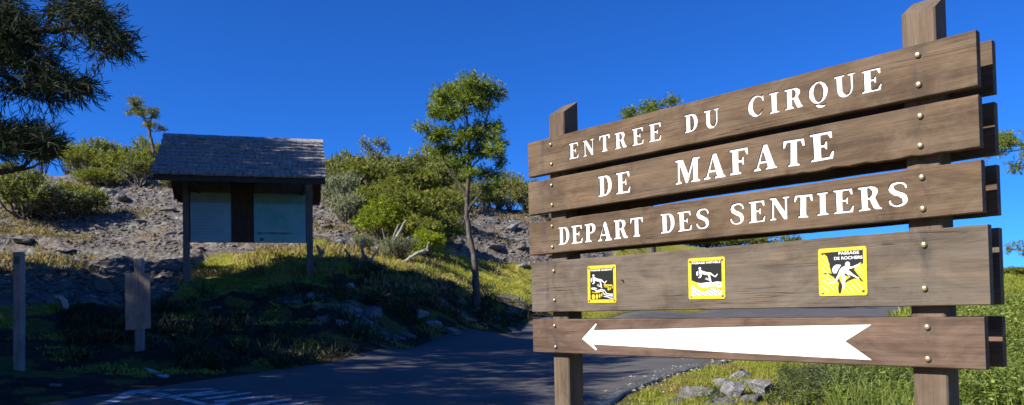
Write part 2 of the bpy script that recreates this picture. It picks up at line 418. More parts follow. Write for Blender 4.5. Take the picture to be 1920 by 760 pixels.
# ------------------------------------------------------------------ terrain mesh
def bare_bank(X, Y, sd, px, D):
    """bare earth of the cut bank and round the posts, coloured darker to deepen the shade"""
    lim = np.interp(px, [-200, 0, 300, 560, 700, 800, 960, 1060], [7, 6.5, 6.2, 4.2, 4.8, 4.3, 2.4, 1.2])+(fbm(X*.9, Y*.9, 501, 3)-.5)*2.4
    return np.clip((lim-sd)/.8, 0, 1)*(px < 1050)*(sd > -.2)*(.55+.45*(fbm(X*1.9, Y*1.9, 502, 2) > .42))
def make_terrain():
    a1 = np.concatenate([np.linspace(-2.9, -.75, 40, endpoint=False), np.linspace(-.75, .75, 620), np.linspace(.75, 2.9, 40)[1:]])
    # angles from straight ahead; beyond +-166 degrees the two ends meet behind the camera
    r = np.concatenate([[.4, .9, 1.6, 2.4, 3.2, 4], np.geomspace(4.5, 16, 110), np.geomspace(16.12, 80, 260), np.geomspace(82, 400, 30)])
    th, rr = np.meshgrid(a1, r)
    X = rr*np.sin(th); Y = rr*np.cos(th)
    Z = ground(X, Y)
    n, k = X.shape
    V = np.stack([X, Y, Z], -1).reshape(-1, 3)
    # fan centre closes the middle, last column joins the first
    V = np.vstack([V, [[0, 0, float(ground(np.array([0.]), np.array([0.]))[0])]]])
    i = np.arange(n-1)[:, None]*k; j = np.arange(k-1)[None]
    Fq = np.stack([i+j, i+j+k, i+j+k+1, i+j+1], -1).reshape(-1, 4)[:, ::-1]
    seam = np.array([[a*k+k-1, a*k, (a+1)*k, (a+1)*k+k-1] for a in range(n-1)])
    fs = Fq.tolist()+seam.tolist()+[[n*k, b, (b+1) % k] for b in range(k)]
    me = bpy.data.meshes.new('ground'); me.from_pydata(V.tolist(), [], fs)
    me.polygons.foreach_set('use_smooth', np.ones(len(me.polygons), bool))
    px, D = polar(V[:, 0], V[:, 1])
    rk = rockmask(V[:, 0], V[:, 1])
    rk = np.clip(rk, 0, 1)
    # loose rock showing on the road bank
    sd = road_sd(V[:, 0], V[:, 1])
    bankrock = np.clip((fbm(V[:, 0]*.8, V[:, 1]*.8, 55, 3)-.55)*7, 0, .8)*np.clip((sd-.2)*2, 0, 1)*np.clip((4.5-sd)/1.5, 0, 1)*(D > 12)*(px < 1100)
    vr = np.exp(-(((V[:, 0]-2.35)/.8)**2+((V[:, 1]-8.4)/.6)**2))*.62
    rk = np.maximum(np.maximum(rk, bankrock), vr)
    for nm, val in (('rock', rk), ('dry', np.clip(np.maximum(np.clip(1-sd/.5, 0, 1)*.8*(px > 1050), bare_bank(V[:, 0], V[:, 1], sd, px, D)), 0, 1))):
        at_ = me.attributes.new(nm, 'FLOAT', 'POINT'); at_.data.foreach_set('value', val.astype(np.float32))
    me.validate(); me.update()
    o = link('ground', me, None, M_TERR); tag(o, 'rocky hillside and grassy banks rising behind the road', None, None, 'structure')
make_terrain()
def make_road():
    n = min(len(L_), len(R_)); m_ = 18
    mb = MB(); ed = []
    vs = []
    for i in range(n):
        for j in range(m_+1):
            t = j/m_
            e = (fbm(np.array([i*.9]), np.array([j*3.0+5]), 4, 3)[0]-.5)*.12
            p = L_[i]*(1-t)+R_[i]*t
            if j in (0, m_): p = p+np.array([e, 0])
            vs.append((p[0], p[1]))
            ed.append(max(0, 1-min(t, 1-t)*m_/2.2) if j > m_/2 else max(0, .55-t*m_/2.2))
    A = np.array(vs); z = base_h(A[:, 0], A[:, 1])+.004
    v3 = [(a[0], a[1], zz) for a, zz in zip(A, z)]
    fs = [(i*(m_+1)+j, i*(m_+1)+j+1, (i+1)*(m_+1)+j+1, (i+1)*(m_+1)+j) for i in range(n-1) for j in range(m_)]
    mb.add(v3, fs)
    # thin skirts so the asphalt has an edge
    for jj, flip in ((0, 1), (m_, 0)):
        row = [i*(m_+1)+jj for i in range(n)]
        b = len(mb.v); mb.v += [(v3[k][0], v3[k][1], v3[k][2]-.09) for k in row]; ed += [ed[k] for k in row]
        for i in range(n-1):
            q = (row[i], row[i+1], b+i+1, b+i); mb.f.append(q if flip else q[::-1]); mb.m.append(0)
    me = mb.mesh('road', True)
    at_ = me.attributes.new('edge', 'FLOAT', 'POINT'); at_.data.foreach_set('value', np.array(ed, np.float32))
    o = link('road', me, None, M_ASPH); tag(o, kind='structure')
make_road()
# painted lines on the asphalt; outlines are given where they lie on the road
PAINT = plain('road_paint', (.42,.42,.41), .8, nz=.7, nscale=7)
def on_road(px, py):
    Ys = np.linspace(4, 40, 3000); d = at(px, py, 1.0)-Vector((0, 0, EYE))
    g = base_h(d.x*Ys, Ys)+.009; z = EYE+d.z*Ys
    k = np.nonzero(z <= g)[0][0]; return (d.x*Ys[k], Ys[k], float(g[k]))
mb = MB()
def strip(pts):
    P = [on_road(*p) for p in pts]; h = len(P)//2
    mb.add(P, [(i, i+1, len(P)-2-i, len(P)-1-i) for i in range(h-1)])
strip([(182,757),(210,748),(233,735),(252,733),(262,735),(238,748),(222,755),(205,758)][:8])
strip([(252,733),(300,733),(350,732),(400,730),(400,728.5),(350,729.5),(300,730.5),(240,732)])
strip([(250,736),(290,742),(330,749),(385,762),(410,762),(345,746),(305,737),(275,733)])
for a in [((282,746),(330,741),(410,731),(412,733),(335,744),(290,749)), ((350,742),(385,737),(440,733),(446,735),(390,741),(352,745)),
          ((372,748),(400,744),(470,735),(474,737),(405,748),(378,751)), ((420,753),(450,746),(520,740),(526,742),(455,750),(425,757)),
          ((446,762),(480,755),(545,747),(548,750),(486,760),(452,765)), ((505,762),(540,757),(575,752),(580,754),(545,761),(508,766)),
          ((400,752),(425,749),(440,747),(443,749),(428,753),(402,755)), ((470,745),(490,743),(510,742),(512,745),(492,747),(470,748)),
          ((395,758),(415,755),(430,754),(432,757),(418,760),(398,763))]:
    strip(a)
o = mb.build('road_marking', PAINT); tag(o, 'worn white painted lines on the asphalt at bottom left', kind='structure')

# ------------------------------------------------------------------ SIGN
SX, SY, YAW = .10809, 4.45907, -.83886
sign = empty('trail_sign', (SX, SY, gz(SX+.8, SY-.8)), YAW)
tag(sign, 'large brown wooden sign with carved white capitals and a long white arrow on two posts', 'sign')
SZ = EYE - sign.location.z          # sign-local height of the eye level
ZT = [.9675, .7364, .5032, .271, -.0541]; ZB = [.7675, .5465, .3149, -.0137, -.2422]
UL = [0, -.0036, -.0032, .0091, .012]; UR = [2.3329, 2.3328, 2.3346, 2.3482, 2.3269]

def plank_mesh(u0, u1, zb, zt, v0, v1, seed, rough=.00035, n=70, chew=()):
    r = random.Random(seed); ch = .0035; mb = MB(); n1 = n
    vs = []
    wt = [0]*(n+1); wb = [0]*(n+1); a = b = 0
    for i in range(n+1):
        a = a*.75+r.gauss(0, rough); b = b*.75+r.gauss(0, rough); wt[i] = a; wb[i] = b
        for (c0, c1, amp, side) in chew:
            u = i/n
            if c0 < u < c1:
                if side == 'b': wb[i] += abs(r.gauss(0, amp)) if amp > 0 else amp*min(1, (c1-u)/.2)
                else: wt[i] -= abs(r.gauss(0, amp))
    for i in range(n+1):
        u = u0+(u1-u0)*i/n; t = zt+wt[i]; bb = zb+wb[i]
        for (y, z) in ((v0, bb+ch), (v0+ch, bb), (v1-ch, bb), (v1, bb+ch), (v1, t-ch), (v1-ch, t), (v0+ch, t), (v0, t-ch)):
            vs.append((u, y, z))
    fs = []
    for i in range(n):
        for k in range(8):
            fs.append((i*8+k, i*8+(k+1) % 8, (i+1)*8+(k+1) % 8, (i+1)*8+k))
    fs.append(tuple(range(8))[::-1]); fs.append(tuple(n*8+k for k in range(8)))
    mb.add(vs, fs); me = mb.mesh('plank')
    bm = bmesh.new(); bm.from_mesh(me); bmesh.ops.recalc_face_normals(bm, faces=bm.faces); bm.to_mesh(me); bm.free()
    return me

# hand drawn slab-serif capitals (cap height 1)
def arc(cx, cy, rx, ry, a0, a1, n=12):
    return [(cx+rx*cos(radians(a0+(a1-a0)*i/n)), cy+ry*sin(radians(a0+(a1-a0)*i/n))) for i in range(n+1)]
def s_shape():
    c = [(.74,.70),(.72,.83),(.60,.935),(.42,.955),(.25,.90),(.18,.76),(.25,.63),(.42,.54),(.58,.45),(.68,.33),(.68,.18),(.58,.085),(.40,.045),(.24,.08),(.13,.19),(.11,.32)]
    w = [.10,.10,.09,.10,.16,.21,.22,.22,.22,.22,.19,.13,.09,.09,.10,.10]
    P = smooth_path([(x, y, 0) for x, y in c], 3); n = len(P); A = []; B = []
    for i, p in enumerate(P):
        t = (P[min(i+1, n-1)]-P[max(i-1, 0)]).normalized(); nn = Vector((-t.y, t.x, 0))
        ww = np.interp(i/(n-1)*(len(w)-1), range(len(w)), w)/2
        A.append((p.x+nn.x*ww, p.y+nn.y*ww)); B.append((p.x-nn.x*ww, p.y-nn.y*ww))
    return A+B[::-1]
G = {
'E': (.86, [[(0,0),(.82,0),(.87,.29),(.78,.29),(.68,.10),(.40,.10),(.40,.46),(.52,.46),(.56,.36),(.63,.36),(.63,.66),(.56,.66),(.52,.56),(.40,.56),(.40,.90),(.66,.90),(.74,.73),(.83,.73),(.81,1),(0,1),(0,.92),(.12,.89),(.12,.11),(0,.08)]]),
'F': (.84, [[(0,0),(.52,0),(.52,.08),(.40,.11),(.40,.45),(.52,.45),(.56,.35),(.63,.35),(.63,.66),(.56,.66),(.52,.55),(.40,.55),(.40,.90),(.66,.90),(.74,.72),(.83,.72),(.81,1),(0,1),(0,.92),(.12,.89),(.12,.11),(0,.08)]]),
'I': (.52, [[(0,0),(.52,0),(.52,.08),(.40,.11),(.40,.89),(.52,.92),(.52,1),(0,1),(0,.92),(.12,.89),(.12,.11),(0,.08)]]),
'T': (.88, [[(.2,0),(.68,0),(.68,.08),(.58,.11),(.58,.90),(.70,.90),(.79,.70),(.88,.70),(.85,1),(.03,1),(0,.70),(.09,.70),(.18,.90),(.30,.90),(.30,.11),(.20,.08)]]),
'N': (.95, [[(0,0),(.33,0),(.33,.08),(.22,.11),(.22,.70),(.68,0),(.84,0),(.84,.89),(.95,.92),(.95,1),(.62,1),(.62,.92),(.73,.89),(.73,.36),(.30,1),(0,1),(0,.92),(.11,.89),(.11,.11),(0,.08)]]),
'D': (.88, [[(0,0),(.44,0)]+arc(.44,.5,.44,.5,-90,90,18)[1:]+[(0,1),(0,.92),(.12,.89),(.12,.11),(0,.08)], [(.40,.10)]+arc(.42,.5,.20,.40,-88,88,14)+[(.40,.90)]]),
'P': (.82, [[(0,0),(.54,0),(.54,.08),(.40,.11),(.40,.44),(.46,.44)]+arc(.46,.72,.36,.28,-88,90,14)+[(0,1),(0,.92),(.12,.89),(.12,.11),(0,.08)], [(.40,.54)]+arc(.42,.72,.15,.18,-85,85,10)+[(.40,.90)]]),
'R': (.95, [[(0,0),(.50,0),(.50,.08),(.40,.11),(.40,.44),(.45,.44),(.60,.08),(.68,0),(.95,0),(.95,.08),(.86,.11),(.70,.48)]+arc(.46,.74,.36,.26,-40,90,11)+[(0,1),(0,.92),(.12,.89),(.12,.11),(0,.08)], [(.40,.54)]+arc(.42,.72,.15,.18,-85,85,10)+[(.40,.90)]]),
'A': (1.0, [[(0,0),(.32,0),(.32,.08),(.22,.11),(.27,.26),(.56,.26),(.60,.11),(.50,.08),(.50,0),(1,0),(1,.08),(.91,.11),(.60,1),(.44,1),(.12,.11),(0,.08)], [(.305,.36),(.53,.36),(.42,.74)]]),
'M': (1.18, [[(0,0),(.32,0),(.32,.08),(.22,.11),(.22,.72),(.49,0),(.61,0),(.84,.66),(.84,.11),(.74,.08),(.74,0),(1.2,0),(1.2,.08),(1.1,.11),(1.1,.89),(1.2,.92),(1.2,1),(.86,1),(.63,.38),(.38,1),(0,1),(0,.92),(.11,.89),(.11,.11),(0,.08)]]),
'U': (.95, [[(0,1),(0,.92),(.11,.89),(.11,.34)]+arc(.48,.34,.36,.36,185,355,16)+[(.84,.89),(.95,.92),(.95,1),(.60,1),(.60,.92),(.73,.89),(.73,.34)]+arc(.55,.32,.17,.22,-5,-175,12)+[(.38,.89),(.50,.92),(.50,1)]]),
'C': (.88, [[(.84,1),(.76,.95)]+arc(.46,.5,.46,.52,52,308,26)+[(.87,.30),(.79,.30)]+arc(.54,.5,.27,.42,-42,-318,20)+[(.78,.68),(.86,.66)]]),
'Q': (.95, [arc(.46,.5,.46,.52,0,345,28), arc(.47,.5,.23,.42,0,345,24), [(.24,-.06),(.34,-.12),(.44,-.22),(.60,-.27),(.76,-.22),(.86,-.06),(.74,-.11),(.60,-.12),(.46,-.05),(.34,-.045)]]),
'S': (.84, [s_shape()]),
}
def outline_mesh(name, polys, depth, y, offset=0):
    """closed prism from outlines in the u/z plane; holes by even-odd fill; spans y-depth/2 .. y+depth/2"""
    cu = bpy.data.curves.new(name, 'CURVE'); cu.dimensions = '2D'; cu.fill_mode = 'BOTH'; cu.extrude = depth/2; cu.offset = offset
    for P in polys:
        s_ = cu.splines.new('POLY'); s_.points.add(len(P)-1)
        for i, (a, b) in enumerate(P): s_.points[i].co = (a, b, 0, 1)
        s_.use_cyclic_u = True
    ob = bpy.data.objects.new(name, cu); COL.objects.link(ob)
    bpy.context.view_layer.update()
    me = bpy.data.meshes.new_from_object(ob.evaluated_get(bpy.context.evaluated_depsgraph_get()))
    bpy.data.objects.remove(ob); bpy.data.curves.remove(cu)
    bm = bmesh.new(); bm.from_mesh(me); bmesh.ops.remove_doubles(bm, verts=bm.verts, dist=1e-6)
    for v in bm.verts: v.co = Vector((v.co.x, y-v.co.z, v.co.y))
    bmesh.ops.recalc_face_normals(bm, faces=bm.faces); bm.to_mesh(me); bm.free(); me.materials.clear()
    for p in me.polygons: p.use_smooth = False
    return me
def word_polys(word, u0, u1, z0, h, seed):
    r = random.Random(seed)
    adv = sum(G[c][0] for c in word); gap = (u1-u0-adv*h)/max(1, len(word)-1)
    wsc = 1.0
    if gap < .010: wsc = (u1-u0-.010*(len(word)-1))/(adv*h); gap = (u1-u0-adv*h*wsc)/max(1, len(word)-1)
    out = []; u = u0
    for c in word:
        dz = r.gauss(0, .0015); rot = r.gauss(0, .012); sc = 1+r.gauss(0, .012)
        for P in G[c][1]:
            q = []
            for (a, b) in P:
                a2 = a*h*wsc*sc + r.gauss(0, .0006); b2 = b*h*sc + r.gauss(0, .0006)
                q.append((u+a2*cos(rot)-b2*sin(rot), z0+dz+a2*sin(rot)+b2*cos(rot)))
            out.append(q)
        u += G[c][0]*h*wsc+gap
    return out
WORDS = {0: [('ENTREE', .322, .947, .820, .088), ('DU', 1.085, 1.275, .824, .086), ('CIRQUE', 1.422, 2.001, .829, .090)],
         1: [('DE', .530, .748, .588, .110), ('MAFATE', 1.025, 1.803, .589, .114)],
         2: [('DEPART', .227, .826, .357, .100), ('DES', .930, 1.211, .360, .096), ('SENTIERS', 1.311, 2.088, .366, .097)]}
BZ = [(.9268,.8153), (.6966,.5861), (.467,.3496), (.2149,.0522), (-.0909,-.2085)]
PMAT = [W_TOP, W_TOP, W_TOP, W_GREY, W_RED]
PLAB = ['topmost front board carved ENTREE DU CIRQUE', 'second front board carved DE MAFATE', 'third front board carved DEPART DES SENTIERS', 'wide greyish front board carrying three yellow warning plates', 'lowest reddish front board with the white arrow']
CHEW = [(), ((.62,.97,.004,'b'),), ((0,.5,.002,'t'),), (), ()]
def carve(me, cutters, mats):
    for c in cutters:
        for solver, self_ in (('EXACT', False), ('EXACT', True), ('FAST', False)):
            out = carve1(me.copy(), c.copy(), solver, self_)
            zs = [v.co.z for v in me.vertices]; zo = [v.co.z for v in out.vertices] or [0]
            a0 = sum(p.area for p in me.polygons); a1 = sum(p.area for p in out.polygons)
            if abs(min(zs)-min(zo)) < 1e-4 and abs(max(zs)-max(zo)) < 1e-4 and .98*a0 < a1 < 1.4*a0 and len(out.polygons) > len(me.polygons): break
            print('carve retry', solver, self_, len(out.polygons), a0, a1)
        else: out = me
        me = out
    return me
def carve1(me, c_, solver, self_):
    cutters = [c_]
    ob = bpy.data.objects.new('tmp', me); COL.objects.link(ob)
    cs = []
    for i, c in enumerate(cutters):
        k = bpy.data.objects.new('cut', c); COL.objects.link(k); cs.append(k)
        md = ob.modifiers.new('b%d' % i, 'BOOLEAN'); md.operation = 'DIFFERENCE'; md.solver = solver; md.object = k
        md.use_self = self_
    bpy.context.view_layer.update()
    out = bpy.data.meshes.new_from_object(ob.evaluated_get(bpy.context.evaluated_depsgraph_get()))
    bpy.data.objects.remove(ob)
    for k in cs: bpy.data.objects.remove(k)
    return out
def bolt_mesh(r_=.0115):
    mb = MB(); n = 14; prof = [(r_*1.0, .0), (r_*1.02, -.004), (r_*.93, -.0075), (r_*.6, -.0098), (r_*.2, -.0106)]
    for (r, y) in prof: mb.v += [(r*cos(2*pi*k/n), y, r*sin(2*pi*k/n)) for k in range(n)]
    for i in range(len(prof)-1):
        for k in range(n): mb.f.append((i*n+k, i*n+(k+1) % n, (i+1)*n+(k+1) % n, (i+1)*n+k)); mb.m.append(0)
    mb.f.append(tuple((len(prof)-1)*n+k for k in range(n))); mb.m.append(0)
    me = mb.mesh('bolt', True); me.materials.append(BOLT)
    bm = bmesh.new(); bm.from_mesh(me); bmesh.ops.recalc_face_normals(bm, faces=bm.faces); bm.to_mesh(me); bm.free()
    return me
bm_bolt = bolt_mesh()
ARROW = [(.391,-.160),(.494,-.077),(.502,-.082),(.476,-.113),(.9,-.104),(1.3,-.093),(1.936,-.081),(1.828,-.149),(1.932,-.221),(1.3,-.209),(.9,-.198),(.474,-.189),(.500,-.214),(.492,-.221)]
ARROW = [(u, z+SZ) for u, z in ARROW]
rnd = random.Random(3)
for i in range(5):
    me = plank_mesh(UL[i], UR[i], ZB[i]+SZ, ZT[i]+SZ, 0, .041, 10+i, chew=CHEW[i])
    ws = []
    if i in WORDS:
        cuts = []
        for k, (w, u0, u1, z0, h) in enumerate(WORDS[i]):
            P = word_polys(w, u0, u1, z0+SZ, h, 100*i+k)
            cuts.append(outline_mesh('c', P, .016, 0.0))       # 8 mm deep grooves
            ws.append((w, outline_mesh('painted_word', P, .0022, .0058, -.0006)))
        me = carve(me, cuts, None)
    if i == 4:
        me = carve(me, [outline_mesh('c', [ARROW], .010, 0.0)], None)
    me.materials.clear()
    pl = link('plank', me, sign, PMAT[i]); tag(pl, PLAB[i])
    for w, wm in ws:
        x = link('painted_word', wm, pl, WHITE); tag(x, 'white painted word ' + w)
    if i == 4:
        x = link('painted_arrow', outline_mesh('painted_arrow', [ARROW], .003, .0034, -.0003), pl, WHITE); tag(x, 'long white arrow pointing left')
    for u in (.19+(.0 if i < 3 else .004), 2.1375):
        for z in BZ[i]:
            b_ = bpy.data.objects.new('bolt', bm_bolt); COL.objects.link(b_); b_.parent = pl
            b_.location = (u+rnd.gauss(0, .002), 0, z+SZ); b_.rotation_euler = (0, rnd.random()*3, 0)
            s_ = 1.0 if u > 1 else .82; b_.scale = (s_, 1, s_)
    me = plank_mesh(UL[i]+.003, 2.336, ZB[i]+SZ+(.001 if i != 1 else -.006), ZT[i]+SZ-.001, .161, .201, 30+i, chew=[(), ((0,.42,-.012,'b'),), (), (), ()][i])
    bp = link('back_plank', me, sign, PMAT[i])
for (u0, u1, lab) in ((.131, .252, 'thinner looking farther post'), (2.066, 2.187, 'nearer post')):
    mb = MB(); v0, v1 = .0412, .1608; zb = -.5; ch = .006; zf, zk = 1.112+SZ, 1.183+SZ; c2 = .02
    # square post with chamfered edges and a top cut sloping up to the back
    ring = [(u0+ch, v0), (u1-ch, v0), (u1, v0+ch), (u1, v1-ch), (u1-ch, v1), (u0+ch, v1), (u0, v1-ch), (u0, v0+ch)]
    lv = [zb, .3, .8, 1.3]; vs = []
    for z in lv: vs += [(a, b, z) for a, b in ring]
    vs += [(a, b, zf+(zk-zf)*(b-v0)/(v1-v0)-(.006 if b < v0+.01 else 0)) for a, b in ring]
    fs = [(i*8+k, i*8+(k+1) % 8, (i+1)*8+(k+1) % 8, (i+1)*8+k) for i in range(4) for k in range(8)]
    fs += [tuple(range(8))[::-1], tuple(32+k for k in range(8))]
    mb.add(vs, fs); mb.build('post', W_POST, sign)
# small stub nail beside the first plate
mb = MB(); mb.tube([(.688, .002, .142+SZ), (.689, -.016, .143+SZ)], [.0035, .004], 8); mb.build('nail', RUST, sign, True)

# warning plates: drawn on a unit square, u right, z up
PS_ = .1965
def plate(u0, z0, w, h, lab, layers, texts, screws, rot=0):
    t = empty('warning_plate'); t.parent = sign; t.location = (u0, -.0005, z0); t.rotation_euler = (0, rot, 0); t['label'] = lab
    # rounded enamel sheet
    r = .010; c = []
    for cx, cz, a in ((w-r, r, -90), (w-r, h-r, 0), (r, h-r, 90), (r, r, 180)): c += arc(cx, cz, r, r, a, a+90, 5)
    link('plate_sheet', outline_mesh('plate_sheet', [c], .0028, -.0014), t, YEL)
    me_all = []
    for k, (mat, polys, lev) in enumerate(layers):
        P = [[(a*w, b*h) for a, b in q] for q in polys]
        me_all.append((mat, [outline_mesh('x', [q], .0003, -.0029-.00033*lev-.00002*j) for j, q in enumerate(P)]))
    bm = bmesh.new(); mats = []
    for mat, ms in me_all:
        if mat not in mats: mats.append(mat)
        for m2 in ms:
            n0 = len(bm.faces); bm.from_mesh(m2); bm.faces.ensure_lookup_table()
            for f in bm.faces[n0:]: f.material_index = mats.index(mat)
    me = bpy.data.meshes.new('pictogram'); bm.to_mesh(me); bm.free(); link('pictogram', me, t, mats)
    # writing
    for txt, x, z, size, wd in texts:
        cu = bpy.data.curves.new('w', 'FONT'); cu.body = txt; cu.size = size*h; cu.extrude = .00015; cu.offset = .00035; cu.align_x = 'CENTER'
        ob = bpy.data.objects.new('w', cu); COL.objects.link(ob); bpy.context.view_layer.update()
        m3 = bpy.data.meshes.new_from_object(ob.evaluated_get(bpy.context.evaluated_depsgraph_get())); bpy.data.objects.remove(ob)
        xs = [v.co.x for v in m3.vertices]; f = wd*w/(max(xs)-min(xs))
        for v in m3.vertices: v.co = Vector((x*w+v.co.x*f, -.0045-v.co.z, z*h+v.co.y))
        m3.materials.clear(); tx = link('writing', m3, t, PWH); tx['label'] = 'white capitals reading '+txt
    for sx_, sz_, mt in screws:
        s_ = bpy.data.objects.new('screw', bm_screw[mt]); COL.objects.link(s_); s_.parent = t; s_.location = (sx_*w, -.0028, sz_*h); s_.scale = (.42, .35, .42)
    return t
ms_ = bolt_mesh(); ms_.materials.clear(); ms_.materials.append(RUST); bm_screw = {'r': ms_, 'w': bm_bolt}
def circ(cx, cy, rx, ry, n=14): return arc(cx, cy, rx, ry, 0, 360-360/n, n-1)
def line(pts, w0, w1=None):
    w1 = w0 if w1 is None else w1; n = len(pts); A = []; B = []
    for i, p in enumerate(pts):
        a = pts[max(i-1, 0)]; b = pts[min(i+1, n-1)]; dx, dy = b[0]-a[0], b[1]-a[1]; l = math.hypot(dx, dy)
        w = (w0+(w1-w0)*i/(n-1))/2; A.append((p[0]-dy/l*w, p[1]+dx/l*w)); B.append((p[0]+dy/l*w, p[1]-dx/l*w))
    return A+B[::-1]
# slipping walker, shared by the first two plates
def faller(ox, oy, s):
    q = [circ(.20, .93, .055, .06),
         [(.14,.84),(.20,.86),(.28,.80),(.36,.74),(.44,.70),(.62,.66),(.70,.62),(.84,.49),(.87,.49),(.93,.60),(.90,.61),(.855,.545),(.74,.68),(.66,.735),(.62,.60),(.69,.20),(.63,.20),(.56,.58),(.52,.62),(.40,.62),(.30,.68),(.26,.60),(.22,.48),(.12,.44),(.12,.47),(.17,.50),(.165,.62),(.14,.72)],
         [(.10,.80),(.125,.70),(.12,.60),(.08,.57),(.05,.63),(.05,.74)]]
    q = [circ(.20, .93, .055, .06),
         [(.15,.83),(.22,.855),(.30,.80),(.38,.735),(.62,.66),(.84,.50),(.95,.62),(.92,.635),(.845,.57),(.66,.735),(.50,.78)][:6] and
         [(.15,.84),(.23,.86),(.33,.79),(.45,.735),(.66,.69),(.84,.50),(.93,.62),(.96,.60),(.855,.445),(.62,.62),(.69,.20),(.63,.19),(.55,.57),(.38,.60),(.30,.66),(.26,.50),(.20,.44),(.12,.45),(.13,.48),(.185,.50),(.20,.60),(.17,.72)],
         [(.095,.80),(.13,.72),(.125,.58),(.085,.55),(.045,.62),(.05,.74)]]
    return [[(ox+a*s[0], oy+b*s[1]) for a, b in p] for p in q]
blk1 = [[(.095,.09),(.905,.09),(.905,.915),(.095,.915)]]
wav = [line([(.14,.40),(.26,.40),(.33,.385),(.28,.345),(.36,.33),(.50,.355),(.60,.33),(.66,.25),(.78,.225),(.89,.225)], .022),
       line([(.14,.375),(.24,.37),(.28,.33),(.32,.30),(.45,.315),(.55,.30),(.585,.235),(.70,.19),(.89,.175)], .022),
       line([(.57,.175),(.70,.155),(.78,.125),(.89,.115)], .02)]
yl = [line([(.15,.295),(.30,.27),(.44,.285)], .022), circ(.205,.165,.062,.075), circ(.33,.17,.045,.07), circ(.425,.185,.032,.055), circ(.495,.21,.026,.045), circ(.555,.255,.022,.035),
      line([(.57,.485),(.70,.475),(.87,.465)], .02), line([(.58,.455),(.70,.445),(.86,.45)], .018), line([(.59,.425),(.68,.415),(.74,.42)], .016), circ(.735,.365,.026,.045), circ(.80,.375,.022,.04), circ(.87,.41,.02,.035)]
plate(.446, .031+SZ, .198, .197, 'small yellow plate reading PASSAGE GLISSANT with a figure slipping on a stream',
      [(BLK, blk1, 0), (PWH, faller(.09, .30, (.62, .47))+wav+[line([(.34,.47),(.42,.435),(.46,.44)], .012), line([(.36,.50),(.43,.465),(.48,.46)], .010)], 1), (YEL, yl, 1)],
      [('PASSAGE GLISSANT', .5, .855, .062, .76)], [(.055,.94,'r'),(.93,.93,'r'),(.055,.06,'r'),(.94,.06,'r')], radians(.6))
blk2 = [[(.09,.46),(.22,.41),(.34,.385),(.50,.40),(.66,.395),(.78,.415),(.91,.40),(.91,.915),(.09,.915)]]
wht2 = [[(.09,.09),(.91,.09),(.91,.40),(.78,.413),(.66,.393),(.50,.398),(.34,.383),(.22,.408),(.09,.458)]]
yel2 = [[(.09,.46),(.22,.41),(.27,.39),(.28,.33),(.36,.28),(.50,.27),(.60,.30),(.74,.31),(.84,.27),(.91,.29),(.91,.22),(.80,.235),(.62,.25),(.52,.20),(.44,.165),(.34,.18),(.26,.23),(.17,.30),(.09,.34)]]
st2 = [line([(.10,.31),(.17,.27)], .018), line([(.10,.245),(.42,.092)], .018), line([(.10,.165),(.25,.092)], .018), line([(.44,.155),(.55,.10)], .018), line([(.54,.185),(.70,.10)], .018),
       line([(.58,.235),(.83,.11)], .018), line([(.74,.235),(.90,.15)], .018), line([(.83,.35),(.90,.315)], .018), line([(.84,.24),(.90,.21)], .018)]
swirl = [line([(.30,.345),(.38,.36),(.50,.35),(.60,.365),(.72,.35),(.82,.365)], .012), line([(.42,.31),(.50,.33),(.60,.325),(.70,.34)], .010)]
plate(1.088, .036+SZ, .199, .192, 'yellow plate reading PASSAGE INSTABLE with a figure falling on loose ground',
      [(BLK, blk2, 0), (PWH, wht2, 0), (YEL, yel2, 1), (BLK, st2, 1), (PALE, swirl, 2), (PWH, faller(.20, .30, (.64, .48))+[line([(.47,.49),(.56,.455),(.62,.455)], .012), line([(.49,.515),(.57,.48),(.62,.475)], .010)], 2)],
      [('PASSAGE INSTABLE', .5, .855, .066, .78)], [(.055,.92,'r'),(.93,.93,'r'),(.07,.07,'w'),(.93,.07,'r')], radians(.6))
blk3 = [[(.10,.91),(.93,.93),(.93,.64),(.88,.645),(.80,.61),(.74,.53),(.82,.42),(.93,.27),(.88,.29),(.84,.34),(.74,.345),(.62,.30),(.56,.265),(.55,.30),(.66,.38),(.60,.40),(.47,.46),(.43,.36),(.50,.20),(.46,.05),(.42,.05),(.41,.16),(.43,.27),(.38,.32),(.31,.40),(.20,.46),(.12,.46),(.06,.40),(.12,.48),(.20,.485),(.28,.46),(.245,.60),(.22,.72),(.19,.83)]]
hat = []
for k in range(6): hat.append(line([(.06+k*.0, .86-k*.13), (.06+.18-k*.005, .66-k*.11)], .010))
for (a, b, c, d) in ((.10,.36,.34,.10),(.18,.40,.40,.14),(.05,.22,.20,.07),(.26,.38,.38,.24),(.58,.24,.74,.05),(.66,.28,.84,.08),(.76,.30,.92,.12),(.55,.14,.62,.05),(.76,.60,.92,.42),(.84,.60,.93,.50),(.55,.50,.66,.38),(.63,.52,.78,.38)):
    hat.append(line([(a, b), (c, d)], .011))
hk = [circ(.615,.645,.05,.055), [(.58,.62),(.66,.60),(.70,.59),(.82,.635),(.90,.68),(.88,.66),(.83,.61),(.74,.565),(.64,.545),(.62,.52),(.70,.46),(.80,.38),(.85,.36),(.82,.34),(.72,.395),(.60,.45),(.54,.47),(.575,.36),(.55,.25),(.53,.12),(.50,.14),(.505,.26),(.50,.38),(.46,.44),(.40,.32),(.34,.27),(.22,.255),(.22,.275),(.33,.30),(.37,.36),(.42,.46),(.45,.54),(.50,.59)],
      [(.46,.60),(.42,.55),(.38,.47),(.32,.47),(.29,.54),(.32,.61),(.38,.65),(.48,.64)]]
